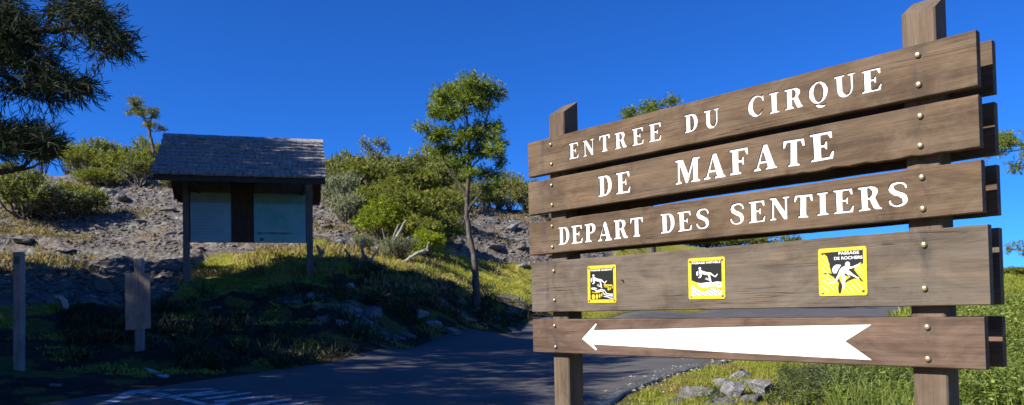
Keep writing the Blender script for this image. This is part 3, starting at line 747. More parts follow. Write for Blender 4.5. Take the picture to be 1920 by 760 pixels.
plate(1.727, .034+SZ, .197, .194, 'yellow plate reading PASSAGE DE ROCHERS with a hiker striding over boulders',
      [(BLK, blk3, 0), (PALE, hat, 0.5), (PWH, hk, 1.6)],
      [('PASSAGE', .645, .850, .085, .42), ('DE ROCHERS', .63, .748, .085, .58)], [(.09,.89,'r'),(.90,.93,'w'),(.08,.07,'w'),(.92,.09,'r')], radians(.4))
# ------------------------------------------------------------------ KIOSK
def kiosk():
    # front eave line runs from p0 to p1, roof ridge 1.9 m behind it
    p0 = at(287, 325, 17.5); p1 = at(610, 335, 18.45)
    d = Vector((p1.x-p0.x, p1.y-p0.y, 0)); Lk = d.length; ang = math.atan2(d.y, d.x)+.025
    ze = (p0.z+p1.z)/2
    zb = .35+EYE
    k = empty('information_shelter', (p0.x, p0.y, zb), ang)
    tag(k, 'wooden notice board shelter with a shingled gable roof and two faded panels on the slope', 'shelter')
    H = ze-zb; D = 1.86; RH = 1.28          # eave height, half depth, ridge rise
    r = random.Random(5)
    M_SH = wood('shingle_wood', (.13,.125,.12), (.25,.24,.23), (.42,.41,.40), along='z')
    # roof deck
    rf = MB()
    for s in (0, 1):
        y0 = 0 if s == 0 else 2*D
        n = Vector((0, -RH, D)).normalized() if s == 0 else Vector((0, RH, D)).normalized()
        a = Vector((0, y0, H)); e = Vector((0, D, H+RH)); sl = (e-a); Ls = sl.length; u = sl.normalized()
        rows = 11; st = Ls/rows; xa, xb = (-.02, Lk) if s == 0 else (-.03, Lk)
        for i in range(rows):
            x = xa-r.random()*.05
            while x < xb:
                w = r.uniform(.10, .17); x1 = min(x+w-.010, xb+.03)
                if x1 - x < .03: break
                b0 = a+u*(i*st-.03+r.uniform(-.012, .012)); b1 = a+u*((i+1.35)*st)
                if i == rows-1: b1 = a+u*(Ls-.005)
                t0 = .075+r.uniform(-.010, .012); t1 = .012
                q = []
                for (bb, off0, off1) in ((b0, .015, t0), (b1, .002, t1)):
                    for xx in (x, x1):
                        q.append(Vector((xx, bb.y, bb.z))+n*off0); q.append(Vector((xx, bb.y, bb.z))+n*off1)
                rf.add(q, [(0,2,3,1),(4,5,7,6),(1,3,7,5),(0,4,6,2),(0,1,5,4),(2,6,7,3)])
                x += w
    rf_o = rf.build('shingle_roof', M_SH, k)
    cap = MB()
    x = -.05
    while x < Lk:
        x1 = min(x+r.uniform(.22, .3), Lk+.04)
        for s in (-1, 1):
            dz = r.uniform(0, .008)
            A = Vector((0, D+s*.16, H+RH-.105+.05+dz)); B = Vector((0, D+s*.004, H+RH+.05+dz)); nn = Vector((0, s*.56, .83))*.018
            q = [Vector((xx, P.y, P.z))+o for P in (A, B) for xx in (x, x1-.005) for o in (Vector(), nn)]
            cap.add(q, [(0,2,3,1),(4,5,7,6),(1,3,7,5),(0,4,6,2),(0,1,5,4),(2,6,7,3)])
        x = x1
    cap.build('ridge_cap', M_SH, rf_o)
    deck = MB()
    for s in (0, 1):
        y0 = .02 if s == 0 else 2*D-.02
        A = Vector((0, y0, H-.05)); B = Vector((0, D, H+RH-(.055 if s == 0 else .09)))
        q = [Vector((xx, P.y, P.z+o)) for P in (A, B) for xx in ((.0, Lk) if s == 0 else (-.06, Lk)) for o in (0, .045)]
        deck.add(q, [(0,2,3,1),(4,5,7,6),(1,3,7,5),(0,4,6,2),(0,1,5,4),(2,6,7,3)])
        deck.box(.0, y0-.02 if s == 0 else y0-.02, H-.14, Lk, y0+.02, H-.052)
    for x in (Lk*.2, Lk*.86):
        deck.box(x, .05, H-.16, x+.04, 2*D-.05, H-.06)
    deck.build('roof_frame', W_DARKB, k)
    # posts under the ridge
    # positions along the shelter from where they show
    def local(px, py, yl):
        # intersect bearing with the shelter's plane y=yl
        o = Vector((p0.x, p0.y)); ex = Vector((cos(ang), sin(ang))); ey = Vector((-sin(ang), cos(ang)))
        q = o+ey*yl; dd = at(px, py, 1.0); dv = Vector((dd.x, dd.y))
        det = dv.x*(-ex.y)+dv.y*ex.x
        t = (q.x*(-ex.y)+q.y*ex.x)/det
        P = dv*t; w = P-q
        return w.dot(ex), EYE+(dd.z-EYE)*t-zb
    yb = D-.02
    xs = [local(343, 450, yb)[0], local(355, 450, yb)[0], local(575, 450, yb)[0], local(587, 450, yb)[0]]
    for i, (a, b) in enumerate(((xs[0], xs[1]), (xs[2], xs[3]))):
        m_ = MB(); m_.box(a, yb-.02, -1.2, b, yb+.16, H+RH*.93); m_.build('post', W_OLD if 0 else W_DARKG, k)
    zlo = local(466, 455, yb-.05)[1]
    m_ = MB(); m_.box(xs[1]+.003, yb-.01, zlo, xs[2]-.003, yb+.03, H+.35); bb = m_.build('backing_board', W_DARKB, k)
    for (a, b, lab, mat) in ((357, 433, 'faded grey-blue text panel', PANEL_A), (476, 573, 'faded blue-green map panel', PANEL_B)):
        x0 = local(a, 400, yb-.03)[0]; x1 = local(b, 400, yb-.03)[0]
        m_ = MB(); m_.box(x0, yb-.030, zlo+.005, x1, yb-.0125, H+.28)
        p_ = m_.build('notice_panel', mat, k); tag(p_, lab)
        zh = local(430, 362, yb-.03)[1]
        m_ = MB(); m_.box(x0, yb-.036, zh, x1, yb-.0305, H+.28); m_.build('shade_strip', PANEL_SHADE, p_)  # dark strip stands in for eave shade and reflection on the panel top
        if a == 476:
            g = MB(); g.box(x0+.14, yb-.0325, zlo+.05, x0+.24, yb-.0303, zlo+.12); g.build('emblem', plain('emblem_blue', (.01,.03,.16), .4), p_)
            g = MB(); g.box(x0+.08, yb-.0325, zlo+.22, x1-.35, yb-.0303, zlo+.27)
            g.build('printed_band', plain('print_green', (.09,.22,.19), .5, nz=.6, nscale=14), p_)
        else:
            g = MB()
            for q in range(14):
                zz = zh-.10-q*.075
                if zz < zlo+.1: break
                g.box(x0+.06, yb-.0325, zz, x0+.06+(x1-x0-.12)*r.uniform(.6, 1), yb-.0303, zz+.010)
            g.build('printed_lines', plain('print_grey', (.12,.17,.18), .4), p_)
    return k
def panelmat(name, a, b_):
    mt, nt, b = newmat(name)
    c = ramp(nt, noise(nt, mapping(nt, 'Object'), 1.6, 4, .6), [(.35, a), (.65, b_)])
    nt.links.new(c, b.inputs['Base Color']); b.inputs['Roughness'].default_value = .5; spec(b, .4)
    b.inputs['Coat Weight'].default_value = 1; b.inputs['Coat Roughness'].default_value = .06
    return mt
PANEL_A = panelmat('panel_text', (.16,.24,.25), (.22,.30,.29)); PANEL_B = panelmat('panel_map', (.06,.24,.13), (.17,.32,.29))
PANEL_SHADE = plain('shade_brown', (.075,.065,.06), .6, nz=.3, nscale=6)  # brown tone of the painted shade atop the panels
W_DARKG = wood('grey_brown_post', (.09,.08,.075), (.14,.125,.12), (.20,.185,.175), along='z')
kiosk()

# ------------------------------------------------------------------ posts in the shade
def wpost(px, Y, py_top, w, lab, board=None):
    g = onground(px, Y); top = at(px, py_top, Y).z - g.z
    rz = .12
    t = empty('marker_post', g, rz); tag(t, lab, 'post', None)
    m_ = MB(); c = .012; h = w/2
    ring = [(-h+c,-h),(h-c,-h),(h,-h+c),(h,h-c),(h-c,h),(-h+c,h),(-h,h-c),(-h,-h+c)]
    vs = []
    for z, s in ((-.3, 1), (top*.5, 1), (top-.02, 1), (top, .86)): vs += [(a*s, b*s, z) for a, b in ring]
    m_.add(vs, [(i*8+k, i*8+(k+1) % 8, (i+1)*8+(k+1) % 8, (i+1)*8+k) for i in range(3) for k in range(8)]+[tuple(24+k for k in range(8))])
    m_.build('post_shaft', W_OLD, t)
    if board:
        x0, x1, y0, y1 = board
        hw = (x1-x0)/F*Y/2; z1 = at(px, y0, Y).z-g.z; z0 = at(px, y1, Y).z-g.z
        m_ = MB(); m_.box(-hw, -h-.028, z0, -.002, -h-.002, z1); m_.box(.002, -h-.028, z0+.01, hw, -h-.002, z1-.008)
        b_ = m_.build('board', W_PALE, t)
        m_ = MB()
        for z in (z0+.12, z1-.12):
            m_.tube([(-.03, -h-.027, z), (-.03, -h-.034, z)], .008, 8); m_.tube([(.03, -h-.027, z), (.03, -h-.034, z)], .008, 8)
        m_.build('screw_heads', RUST, b_) if 0 else None
    else:
        m_ = MB(); m_.box(-.03, -h-.006, top-.16, .03, -h-.001, top-.06); m_.build('small_plate', plain('plate_dark', (.07,.075,.08), .5), t)
W_PALE = wood('pale_plywood', (.22,.16,.12), (.32,.24,.18), (.40,.31,.24), along='z')
wpost(36, 10, 473, .108, 'weathered grey square post standing alone at the left edge of the path')
wpost(262, 11.7, 485, .118, 'weathered grey post with a blank pale upright board fixed on its front', (241, 285, 512, 618))

# ------------------------------------------------------------------ rocks
def rock_mesh(seed, sub=3, flat=.6, jag=.5):
    bm = bmesh.new(); bmesh.ops.create_icosphere(bm, subdivisions=sub, radius=1)
    r = random.Random(seed)
    planes = [(Vector((r.gauss(0, 1), r.gauss(0, 1), r.gauss(0, .8))).normalized(), r.uniform(.32, .75)) for _ in range(12)]
    sc = Vector((r.uniform(.85, 1.2), r.uniform(.7, 1), flat))
    for v in bm.verts:
        p = v.co.copy()
        for n, d in planes:
            k = p.dot(n)-d
            if k > 0: p -= n*k*.97
        nn = fbm(np.array([p.x*2.3+seed]), np.array([p.y*2.3+p.z*3]), seed, 3)[0]-.5
        p *= 1+nn*jag*.35
        v.co = Vector((p.x*sc.x, p.y*sc.y, p.z*sc.z))
    me = bpy.data.meshes.new('rock'); bm.to_mesh(me); bm.free()
    return me
RK = [rock_mesh(i*7+1, 3 if i < 4 else 4, (.55,.7,.45,.8)[i % 4], jag=1.1) for i in range(8)]
for i, me in enumerate(RK): me.materials.append(ROCK if i < 4 else ROCKL)
def rock(px, py, w, var, lab, rz=0, Y=None, group=None, sink=.25, hs=1):
    p = hit(px, py) if Y is None else onground(px, Y)
    if p is None: return
    s = w/F*p.y/2*(1.35 if group == G1 else 1)
    o = bpy.data.objects.new('boulder', RK[var % 8]); COL.objects.link(o)
    o.location = p+Vector((0, 0, s*.06*hs)); o.scale = (s, s, s*hs); o.rotation_euler = (.1*sin(px), .1*cos(py), rz)
    tag(o, lab, 'rock', group)
G1 = 'rocks among the grass at the road edge behind the sign'
rock(1385, 712, 62, 4, 'flat pale rock on top of the roadside heap under the middle of the arrow board', .3, group=G1)
rock(1352, 722, 70, 5, 'grey slab sloping left in the roadside heap', 1.1, group=G1, hs=.6)
rock(1430, 738, 75, 6, 'rounded light boulder with a dark right side at the right end of the roadside heap', 2.1, group=G1, hs=1.1)
rock(1372, 745, 55, 7, 'blue-grey tilted rock in the middle of the roadside heap', .8, group=G1)
rock(1318, 748, 95, 1, 'broad dark flat rock at the bottom of the roadside heap', .2, group=G1, hs=.7)
rock(1405, 758, 60, 2, 'dark rock at the bottom frame edge below the light boulder', 1.7, group=G1)
rock(1345, 764, 50, 0, 'small dark rock at the bottom frame edge below the flat dark rock', 2.6, group=G1)
rock(1270, 757, 40, 3, 'small brown rock poking from the grass left of the roadside heap', .4, group=G1)
rock(1404, 722, 34, 4, 'small pale rock wedged beside the topmost slab', 2.2, group=G1)
G2 = 'boulders lying on the sunlit slope'
hb = [(120,470,46,'low brown boulder on the bare soil left of the second post'),(262,456,26,'small dark upright stone directly above the boarded post'),
 (45,455,60,'flat rock beside dry grass at the far left slope'),(150,432,30,'grey stone just below the big left bushes'),(230,380,60,'grey slab left of the shelter roof eave'),
 (205,360,50,'pale slab under the bushes left of the shelter'),(265,420,34,'lichen covered stone between left bushes and shelter post'),(310,395,36,'grey stone seen just left of the shelter post'),
 (320,440,30,'round stone at the foot of the slope left of the shelter post'),(615,430,44,'grey boulder just right of the shelter roof frame'),(640,455,34,'rough stone on scree right of the shelter panel'),
 (660,405,40,'pale boulder on scree below the pale bush'),(625,395,30,'small rock below the right end of the roof'),(932,470,60,'big rounded grey boulder right of the lone tree trunk'),
 (905,440,44,'flat grey ledge right of the lone tree trunk'),(960,430,40,'grey ledge above the big rounded boulder'),(975,465,36,'boulder at the left end of the second board'),
 (845,480,34,'pale stone just left of the lone tree trunk'),(828,465,30,'low pale rock right of the round bright bush'),(920,415,34,'upper grey ledge between lone tree and sign'),
 (980,500,40,'rock in the grass by the sign end'),(600,475,20,'small white stone in the grass right of the shelter'),(545,478,18,'tiny pale stone in the grass below the map panel'),
 (60,500,50,'brown lump of soil rock near the left post top')]
for i, (a, b, w, lab) in enumerate(hb): rock(a, b, w, (i % 4) if i % 5 else 4+i % 4, lab, i*1.3, group=G2, hs=.6)
G3 = 'rocks showing on the shaded road bank'
bb = [(672,500,34,'grey rock on the bank crest under the dead branches'),(790,592,50,'pale sunlit rock low on the bank left of the lone tree foot'),(815,612,60,'long pale sunlit slab at the bank foot'),
 (850,628,44,'crumbly pale rock at the road edge below the lone tree'),(655,540,34,'dark rock under the grass tuft in the shaded bank'),(700,590,60,'dark boulder in the middle of the shaded bank'),
 (760,632,50,'dark rock at the road edge in the shaded bank'),(640,610,44,'shaded rock right of the stone steps'),(880,605,40,'rock by the foot of the lone tree'),(930,600,36,'rock right of the lone tree foot'),
 (960,622,30,'small rock at the road edge near the sign'),(728,556,26,'small stone high in the shaded bank')]
for i, (a, b, w, lab) in enumerate(bb): rock(a, b, w, (i*3+1) if i not in (1, 2, 3) else 4+i, lab, i*.9, group=G3, hs=.8)
rock(208, 727, 1, 4, '', 0) if 0 else None
rock(105, 724, 36, 5, 'white angular stone on the ground at the lower left corner', .5, group=None, hs=.5)

# loose stones strewn over the slope, far too many to count
def rubble():
    r = np.random.default_rng(77); tm = []
    for q in range(6):
        bm = bmesh.new(); bmesh.ops.create_icosphere(bm, subdivisions=1, radius=1)
        v = np.array([x.co[:] for x in bm.verts]); v *= r.uniform(.6, 1.15, (len(v), 1)); v[:, 2] *= r.uniform(.5, .8)
        tm.append((v, np.array([[x.index for x in f.verts] for f in bm.faces]))); bm.free()
    n = 26000; a = r.uniform(-.72, .12, n); Y = np.sqrt(r.uniform(17**2, 50**2, n)); X = a*Y
    k = (rockmask(X, Y) > .35) & (road_sd(X, Y) > .5) & (fbm(X*.6, Y*.6, 66, 3) > .40)
    X, Y = X[k], Y[k]; Z = ground(X, Y); n = len(X)
    sz = .022+.085*r.random(n)**4+.0008*Y
    V = []; Fs = []; off = 0
    for q in range(6):
        idx = np.nonzero(np.arange(n) % 6 == q)[0]; v, f = tm[q]
        an = r.uniform(0, 2*pi, len(idx)); c, s_ = np.cos(an)[:, None], np.sin(an)[:, None]
        W = np.stack([(v[None, :, 0]*c-v[None, :, 1]*s_), (v[None, :, 0]*s_+v[None, :, 1]*c), np.broadcast_to(v[None, :, 2], (len(idx), len(v)))], -1)*sz[idx][:, None, None]
        W += np.stack([X[idx], Y[idx], Z[idx]+sz[idx]*.15], -1)[:, None]
        V.append(W.reshape(-1, 3)); Fs.append((f[None]+(off+np.arange(len(idx))*len(v))[:, None, None]).reshape(-1, 3)); off += len(idx)*len(v)
    V = np.vstack(V); Fs = np.vstack(Fs)
    me = bpy.data.meshes.new('rubble'); me.vertices.add(len(V)); me.vertices.foreach_set('co', V.astype(np.float32).ravel())
    me.loops.add(Fs.size); me.loops.foreach_set('vertex_index', Fs.astype(np.int32).ravel())
    me.polygons.add(len(Fs)); me.polygons.foreach_set('loop_start', np.arange(0, Fs.size, 3, dtype=np.int32)); me.update(calc_edges=True)
    tag(link('rubble', me, None, SCREE), 'loose grey stones strewn over the open slope', 'stones', None, 'stuff')
rubble()
# low stone retaining steps on the bank below the shelter
def stone_wall(px0, px1, Y0, Y1, py_top, h, lab, seed):
    a = onground(px0, Y0); b = onground(px1, Y1); d = (b-a); d.z = 0; Lw = d.length
    z0 = (a.z+b.z)/2
    t = at((px0+px1)/2, py_top, (Y0+Y1)/2).z
    r = random.Random(seed); m_ = MB(); rows = 2; hh = h/rows
    for q in range(rows):
        x = 0
        while x < Lw:
            w = r.uniform(.25, .55); x1 = min(x+w-.02, Lw)
            c = .03; yo = r.uniform(-.03, .03); z_ = -h+q*hh; zt = z_+hh-.015+r.uniform(-.01, .01)
            vs = [(x, .02+yo, z_), (x1, .02+yo, z_), (x1, .3, z_), (x, .3, z_), (x+c, yo, z_+c), (x1-c, yo, z_+c), (x1-c, yo, zt-c), (x+c, yo, zt-c), (x, .02+yo, zt), (x1, .02+yo, zt), (x1, .3, zt), (x, .3, zt)]
            m_.add(vs, [(0,1,5,4),(1,9,6,5),(9,8,7,6),(8,0,4,7),(4,5,6,7),(8,9,10,11),(1,2,10,9),(0,8,11,3),(3,11,10,2),(0,3,2,1)])
            x += w
    o = m_.build('stone_step', ROCK); o.location = (a.x, a.y, t); o.rotation_euler = (0, 0, math.atan2(d.y, d.x))
    tag(o, lab, 'stone step', 'stone steps in the bank below the shelter')
stone_wall(292, 592, 15.9, 16.4, 573, .5, 'upper low stone step just below the shelter posts', 1)
stone_wall(284, 570, 14.7, 15.2, 604, .5, 'lower low stone step above the shaded grass', 2)
# bent pale strip standing in the dark bank
mb = MB()
Yb = hit(118, 582, 8).y-.05
Pn = [at(*p, Yb) for p in ((102,555),(112,557),(119,563),(122,572),(123,580))]
mb.v = []
for i, p in enumerate(Pn):
    w = (.012, .03, .04, .045, .035)[i]*Yb/12.5
    n_ = Vector((.7, 0, .7)) if i < 2 else Vector((1, 0, .15))
    for q in (-1, 1):
        for yy in (0, .03): mb.v.append(tuple(p+n_*w*q+Vector((0, yy, 0))))
for i in range(4):
    b0 = i*4; b1 = b0+4
    mb.f += [(b0, b0+2, b1+2, b1), (b0+1, b1+1, b1+3, b0+3), (b0, b1, b1+1, b0+1), (b0+2, b0+3, b1+3, b1+2)]; mb.m += [0]*4
mb.f += [(0, 1, 3, 2), (16, 18, 19, 17)]; mb.m += [0, 0]
o = mb.build('bent_strip', plain('pale_plastic', (.45,.45,.44), .5)); tag(o, 'short bent pale strip on the dark bank just right of the left post', 'strip')
mb = MB(); P = []
for p in ((270,692),(284,695),(300,700),(318,706),(308,709),(298,707),(286,701),(274,695)):
    q = hit(*p); P.append(q+Vector((0, 0, .012)))
# flat pale kerb stone lying in the path
P2 = [p-Vector((0, 0, .05)) for p in P]
n = len(P); mb.add(P+P2, [tuple(range(n))]+[(i, n+i, n+(i+1) % n, (i+1) % n) for i in range(n)])
o = mb.build('kerb_slab', plain('pale_concrete', (.42,.44,.45), .8, nz=.2, nscale=8)); tag(o, 'narrow pale kerb slab lying at the edge of the path in front of the boarded post', 'kerb')

# ------------------------------------------------------------------ foliage
def leaf_mesh(name, pos, dr, ln, wd, mat, tint, bend=.25, seg=2, up=None):
    """many leaves in one mesh: pos (n,3), dr (n,3) unit direction, ln, wd arrays"""
    n = len(pos); r = np.random.default_rng(len(pos)+3)
    rv = r.normal(size=(n, 3)) if up is None else np.broadcast_to(up, (n, 3))+r.normal(size=(n, 3))*.45
    side = np.cross(dr, rv); side /= np.linalg.norm(side, axis=1, keepdims=True)+1e-9
    nor = np.cross(side, dr)
    ln = np.broadcast_to(ln, n)[:, None]; wd = np.broadcast_to(wd, n)[:, None]
    bd = (r.uniform(-1, 1, (n, 1))*bend)*ln
    if seg == 1:
        V = np.stack([pos, pos+dr*ln*.5+side*wd/2+nor*bd, pos+dr*ln, pos+dr*ln*.5-side*wd/2+nor*bd], 1)
        k = 4; Fi = np.array([[0, 1, 2, 3]])
    else:
        V = np.stack([pos-side*wd*.2, pos+side*wd*.2, pos+dr*ln*.5+side*wd/2+nor*bd, pos+dr*ln*.5-side*wd/2+nor*bd, pos+dr*ln+side*wd*.08, pos+dr*ln-side*wd*.08], 1)
        k = 6; Fi = np.array([[0, 1, 2, 3], [3, 2, 4, 5]])
    V = V.reshape(-1, 3)
    Fa = (np.arange(n)[:, None, None]*k+Fi[None]).reshape(-1, 4)
    me = bpy.data.meshes.new(name)
    me.vertices.add(len(V)); me.vertices.foreach_set('co', V.astype(np.float32).ravel())
    me.loops.add(Fa.size); me.loops.foreach_set('vertex_index', Fa.astype(np.int32).ravel())
    me.polygons.add(len(Fa)); me.polygons.foreach_set('loop_start', np.arange(0, Fa.size, 4, dtype=np.int32))
    me.update(calc_edges=True)
    a = me.attributes.new('tint', 'FLOAT', 'POINT'); a.data.foreach_set('value', np.repeat(np.broadcast_to(tint, n), k).astype(np.float32))
    me.materials.append(mat); return me
def unit(a): return a/(np.linalg.norm(a, axis=-1, keepdims=True)+1e-9)

def clump_leaves(clumps, per, r, ln, drop=0., upb=.4, shell=.55, spread=.8, flat=1.0):
    """leaves in sub-tufts through each ellipsoidal clump. clumps: (x,y,z,rx,ry,rz)"""
    P = []; D = []; T = []
    for c in clumps:
        c = np.array(c, float); vol = c[3]*c[4]+c[4]*c[5]+c[3]*c[5]
        nt = max(4, int(per*vol))
        u = unit(r.normal(size=(nt, 3))); rad = shell+(1-shell)*r.random((nt, 1))**.6
        rad = np.where(r.random((nt, 1)) < .2, rad*1.35, rad)
        cen = c[:3]+u*rad*c[3:6]
        m_ = 9
        tdir = unit(u*flat+np.array([0, 0, upb])+r.normal(size=(nt, 3))*.45)
        base = np.repeat(cen, m_, 0); td = np.repeat(tdir, m_, 0)
        k = np.tile(np.arange(m_)/m_, nt)[:, None]
        d = unit(td+r.normal(size=base.shape)*spread+np.array([0, 0, -drop]))
        base = base+td*(k-.5)*ln*1.8
        P.append(base); D.append(d)
        T.append(np.clip(np.repeat(r.normal(.5, .16, nt), m_)+r.normal(0, .12, nt*m_)+.0, 0, 1))
    return np.vstack(P), np.vstack(D), np.concatenate(T)

def make_shrub(seed, kind, shape='dome', per=46, ln=.085, wd=.03, stems=7):
    """unit-size shrub: about 2 m wide and 2 m tall; returns foliage mesh, stem mesh"""
    r = np.random.default_rng(seed); rr_ = random.Random(seed); cl = []
    n = 26 if shape == 'dome' else 20
    for i in range(n):
        a = rr_.uniform(0, 2*pi)
        if shape == 'dome':
            rad = math.sqrt(rr_.random())*.78; z = .22+1.35*math.sqrt(max(0, 1-(rad/.95)**2))*rr_.uniform(.25, 1)
            s = rr_.uniform(.2, .40)
        elif shape == 'umbrella':
            rad = math.sqrt(rr_.random())*.80; z = .55+1.15*math.sqrt(max(0, 1-(rad/.95)**2))*rr_.uniform(.4, 1); s = rr_.uniform(.18, .36)
        else:
            rad = rr_.uniform(0, .45); z = rr_.uniform(.4, 1.85); s = rr_.uniform(.18, .3)
        cl.append((rad*cos(a), rad*sin(a), z, s*1.15, s*1.15, s*.8))
    P, D, T = clump_leaves(cl, per, r, ln, upb=.7, shell=.45)
    fol = leaf_mesh('foliage', P, D, r.uniform(.7, 1.3, len(P))*ln, wd*r.uniform(.7, 1.3, len(P)), LF[kind], T, seg=1)
    m_ = MB()
    for i, c in enumerate(cl):
        b = Vector((rr_.uniform(-.12, .12), rr_.uniform(-.12, .12), -.1)); e = Vector(c[:3])
        mid = b.lerp(e, .5)+Vector((rr_.uniform(-.12, .12), rr_.uniform(-.12, .12), -.1))
        m_.tube(smooth_path([b, mid, e], 4, .01), np.linspace(.035, .008, 9), 5)
        for _ in range(3):
            q = e+Vector((rr_.uniform(-1, 1)*c[3], rr_.uniform(-1, 1)*c[4], rr_.uniform(-.2, 1)*c[5]))
            m_.tube([mid.lerp(e, .6), q], [.012, .004], 4, cap=False)
    st = m_.mesh('stems', True); st.materials.append(BARK)
    return fol, st
SH = {}
for i, (k, s) in enumerate((('green','dome'),('green','umbrella'),('olive','dome'),('olive','umbrella'),('pale','dome'),('pale','tall'),('bright','dome'),('green','dome'),('olive','dome'),('bright','umbrella'))):
    SH.setdefault(k, []).append(make_shrub(50+i, k, s, per=(150 if k == 'bright' else 75 if k == 'pale' else 100), wd=.042))
sh_n = [0]
def shrub(px, pyb, w, pyt, kind, var, lab, Y=None, name='heath_shrub', cat='shrub', group='heath shrubs on the rocky hill'):
    p = hit(px, pyb, 14) if Y is None else onground(px, Y)
    if p is None:
        p = onground(px, 56)
    sx = w/F*p.y/2.05*1.28; top = at(px, pyt, p.y).z; sz = max(.3, (top-p.z)/1.72)
    t = empty(name, p-Vector((0, 0, .05)), sh_n[0]*1.7); sh_n[0] += 1
    tag(t, lab, cat, group)
    fo, st = SH[kind][var % len(SH[kind])]
    for nm, me in (('foliage', fo), ('stems', st)):
        o = bpy.data.objects.new(nm, me); COL.objects.link(o); o.parent = t
    t.scale = (sx, sx, sz)
for a in [
 (45,405,120,312,'olive',0,'wide olive bush under the low near branch at the left edge'),(105,415,110,335,'pale',0,'pale mossy bush in front of the wide olive one at the left'),
 (148,408,84,332,'green',0,'dark green bush at the right end of the big left group'),(18,330,60,300,'olive',2,'small bush behind the tip of the low near branch'),
 (78,300,50,258,'olive',1,'bush on the ridge right above the low near branch'),
 (132,302,50,262,'olive',1,'round ridge bush with sky on its left'),(165,322,58,290,'green',1,'yellow green bush on the ridge below the tall rounded one'),
 (192,318,78,253,'olive',0,'tall rounded ridge bush, highest left of the gap of sky'),(214,325,52,262,'olive',1,'flat topped ridge bush right of the tall rounded one'),
 (180,346,66,310,'green',2,'low green bush alone on the rock under the ridge bushes'),(245,342,84,272,'green',0,'dense green bush left of the shelter roof'),
 (283,330,62,256,'green',1,'tall green bush touching the shelter roof corner'),(312,292,44,246,'green',2,'dark topped bush directly above the roof corner'),
 (316,352,22,328,'green',0,'tiny green bush under the left roof eave'),(213,350,40,318,'olive',0,'small bush between the rock ledge and dense green bush'),
 (622,330,44,276,'green',0,'dark bush right behind the roof end'),(652,372,70,285,'olive',0,'olive bush between roof end and the pale one'),
 (640,388,64,305,'pale',0,'pale grey-green bush right of the roof end'),(690,385,84,290,'green',1,'green bush below the thin pale tree'),
 (738,372,90,288,'olive',1,'broad olive bush in the middle of the thicket skyline'),(765,345,56,276,'pale',0,'pale bush on the thicket skyline left of the lone tree'),
 (800,352,84,276,'olive',2,'olive bush left of the lone tree crown bottom'),(838,380,80,285,'olive',0,'bush directly behind the lone tree lower crown'),
 (715,445,84,362,'bright',0,'bright green bush at the lower left of the thicket'),(700,415,70,340,'green',2,'bush at the left shoulder of the thicket'),
 (762,442,100,352,'green',2,'broad dark green bush in the centre of the thicket'),(808,420,90,338,'green',0,'green bush in the thicket left of the lone trunk'),
 (845,430,70,345,'olive',2,'olive bush touching the lone trunk on the left'),(788,470,84,392,'green',0,'dense bush just behind the round bright one'),
 (798,482,54,421,'bright',0,'round bright yellow-green bush lowest in the thicket'),(838,455,60,395,'green',2,'bush in shade left of the lone trunk bend'),
 (868,398,56,335,'olive',0,'olive bush behind the lone trunk'),(905,396,58,330,'olive',2,'olive bush right of the lone trunk'),
 (936,392,40,352,'pale',0,'low pale bush between two sky gaps'),(962,392,56,318,'olive',1,'flat topped ridge bush near the sign end'),
 (990,398,60,322,'olive',2,'bush partly hidden by the left end of the sign'),(1040,415,80,350,'olive',0,'bush behind the farther sign post'),
 (668,352,74,283,'green',1,'yellow green bush whose top stands just right of the shelter roof end'),(722,350,80,280,'olive',0,'bush on the skyline under the thin pale tree'),(778,385,90,300,'green',0,'wide green bush in the upper middle of the thicket'),(818,362,80,268,'green',1,'green bush whose top reaches the lowest leaves of the lone tree'),(650,420,60,345,'pale',0,'greyish bush at the left foot of the thicket'),(735,410,80,322,'green',2,'green bush in the second row of the thicket'),(866,372,60,300,'olive',1,'olive bush seen through the lower crown of the lone tree'),(930,385,60,335,'green',1,'green bush between lone tree and the sign end'),
 (300,318,60,262,'olive',0,'bush hidden partly by the roof corner'),(150,330,60,272,'green',1,'green bush on the ridge just right of the near branch tip'),(262,352,70,292,'olive',1,'olive bush at the foot of the parasol tree'),
 (678,470,40,428,'pale',0,'pale mossy low bush among the dead branches'),(748,485,60,430,'pale',0,'pale mossy low bush left of the round bright bush')]:
    shrub(*a)
for i, (px, w, pt) in enumerate(((1095,90,425),(1170,90,425),(1250,110,428),(1330,90,432),(1400,100,436),(1470,80,436),(1520,60,446))):
    shrub(px, 0, w, pt, ('olive','green')[i % 2], i, ['bush seen behind the sign between third and fourth boards under DEPART','green bush behind the sign under DES','olive bush behind the sign left of SENTIERS','green bush behind the sign under the first S of SENTIERS','olive bush behind the sign under the N of SENTIERS','green bush behind the sign under the I of SENTIERS','small bush behind the sign at the end of the ridge'][i], Y=66)
for (px, w, pt, Y, k, v, lab) in ((1908,50,496,95,'green',0,'small green bush on the yellow hill at the right edge'),(1885,70,556,30,'green',2,'dark hedge bush right of the wide board end'),(1925,80,560,26,'olive',0,'dark hedge bush at the right frame edge'),
                                  (1830,70,578,30,'green',0,'dark low bush seen under the wide board end'),(1960,90,548,33,'green',1,'bush outside the right frame edge'),(1770,70,583,34,'olive',0,'low bush behind the nearer sign post')):
    shrub(px, 0, w, pt, k, v, lab, Y=Y, group='bushes along the road right of the sign')

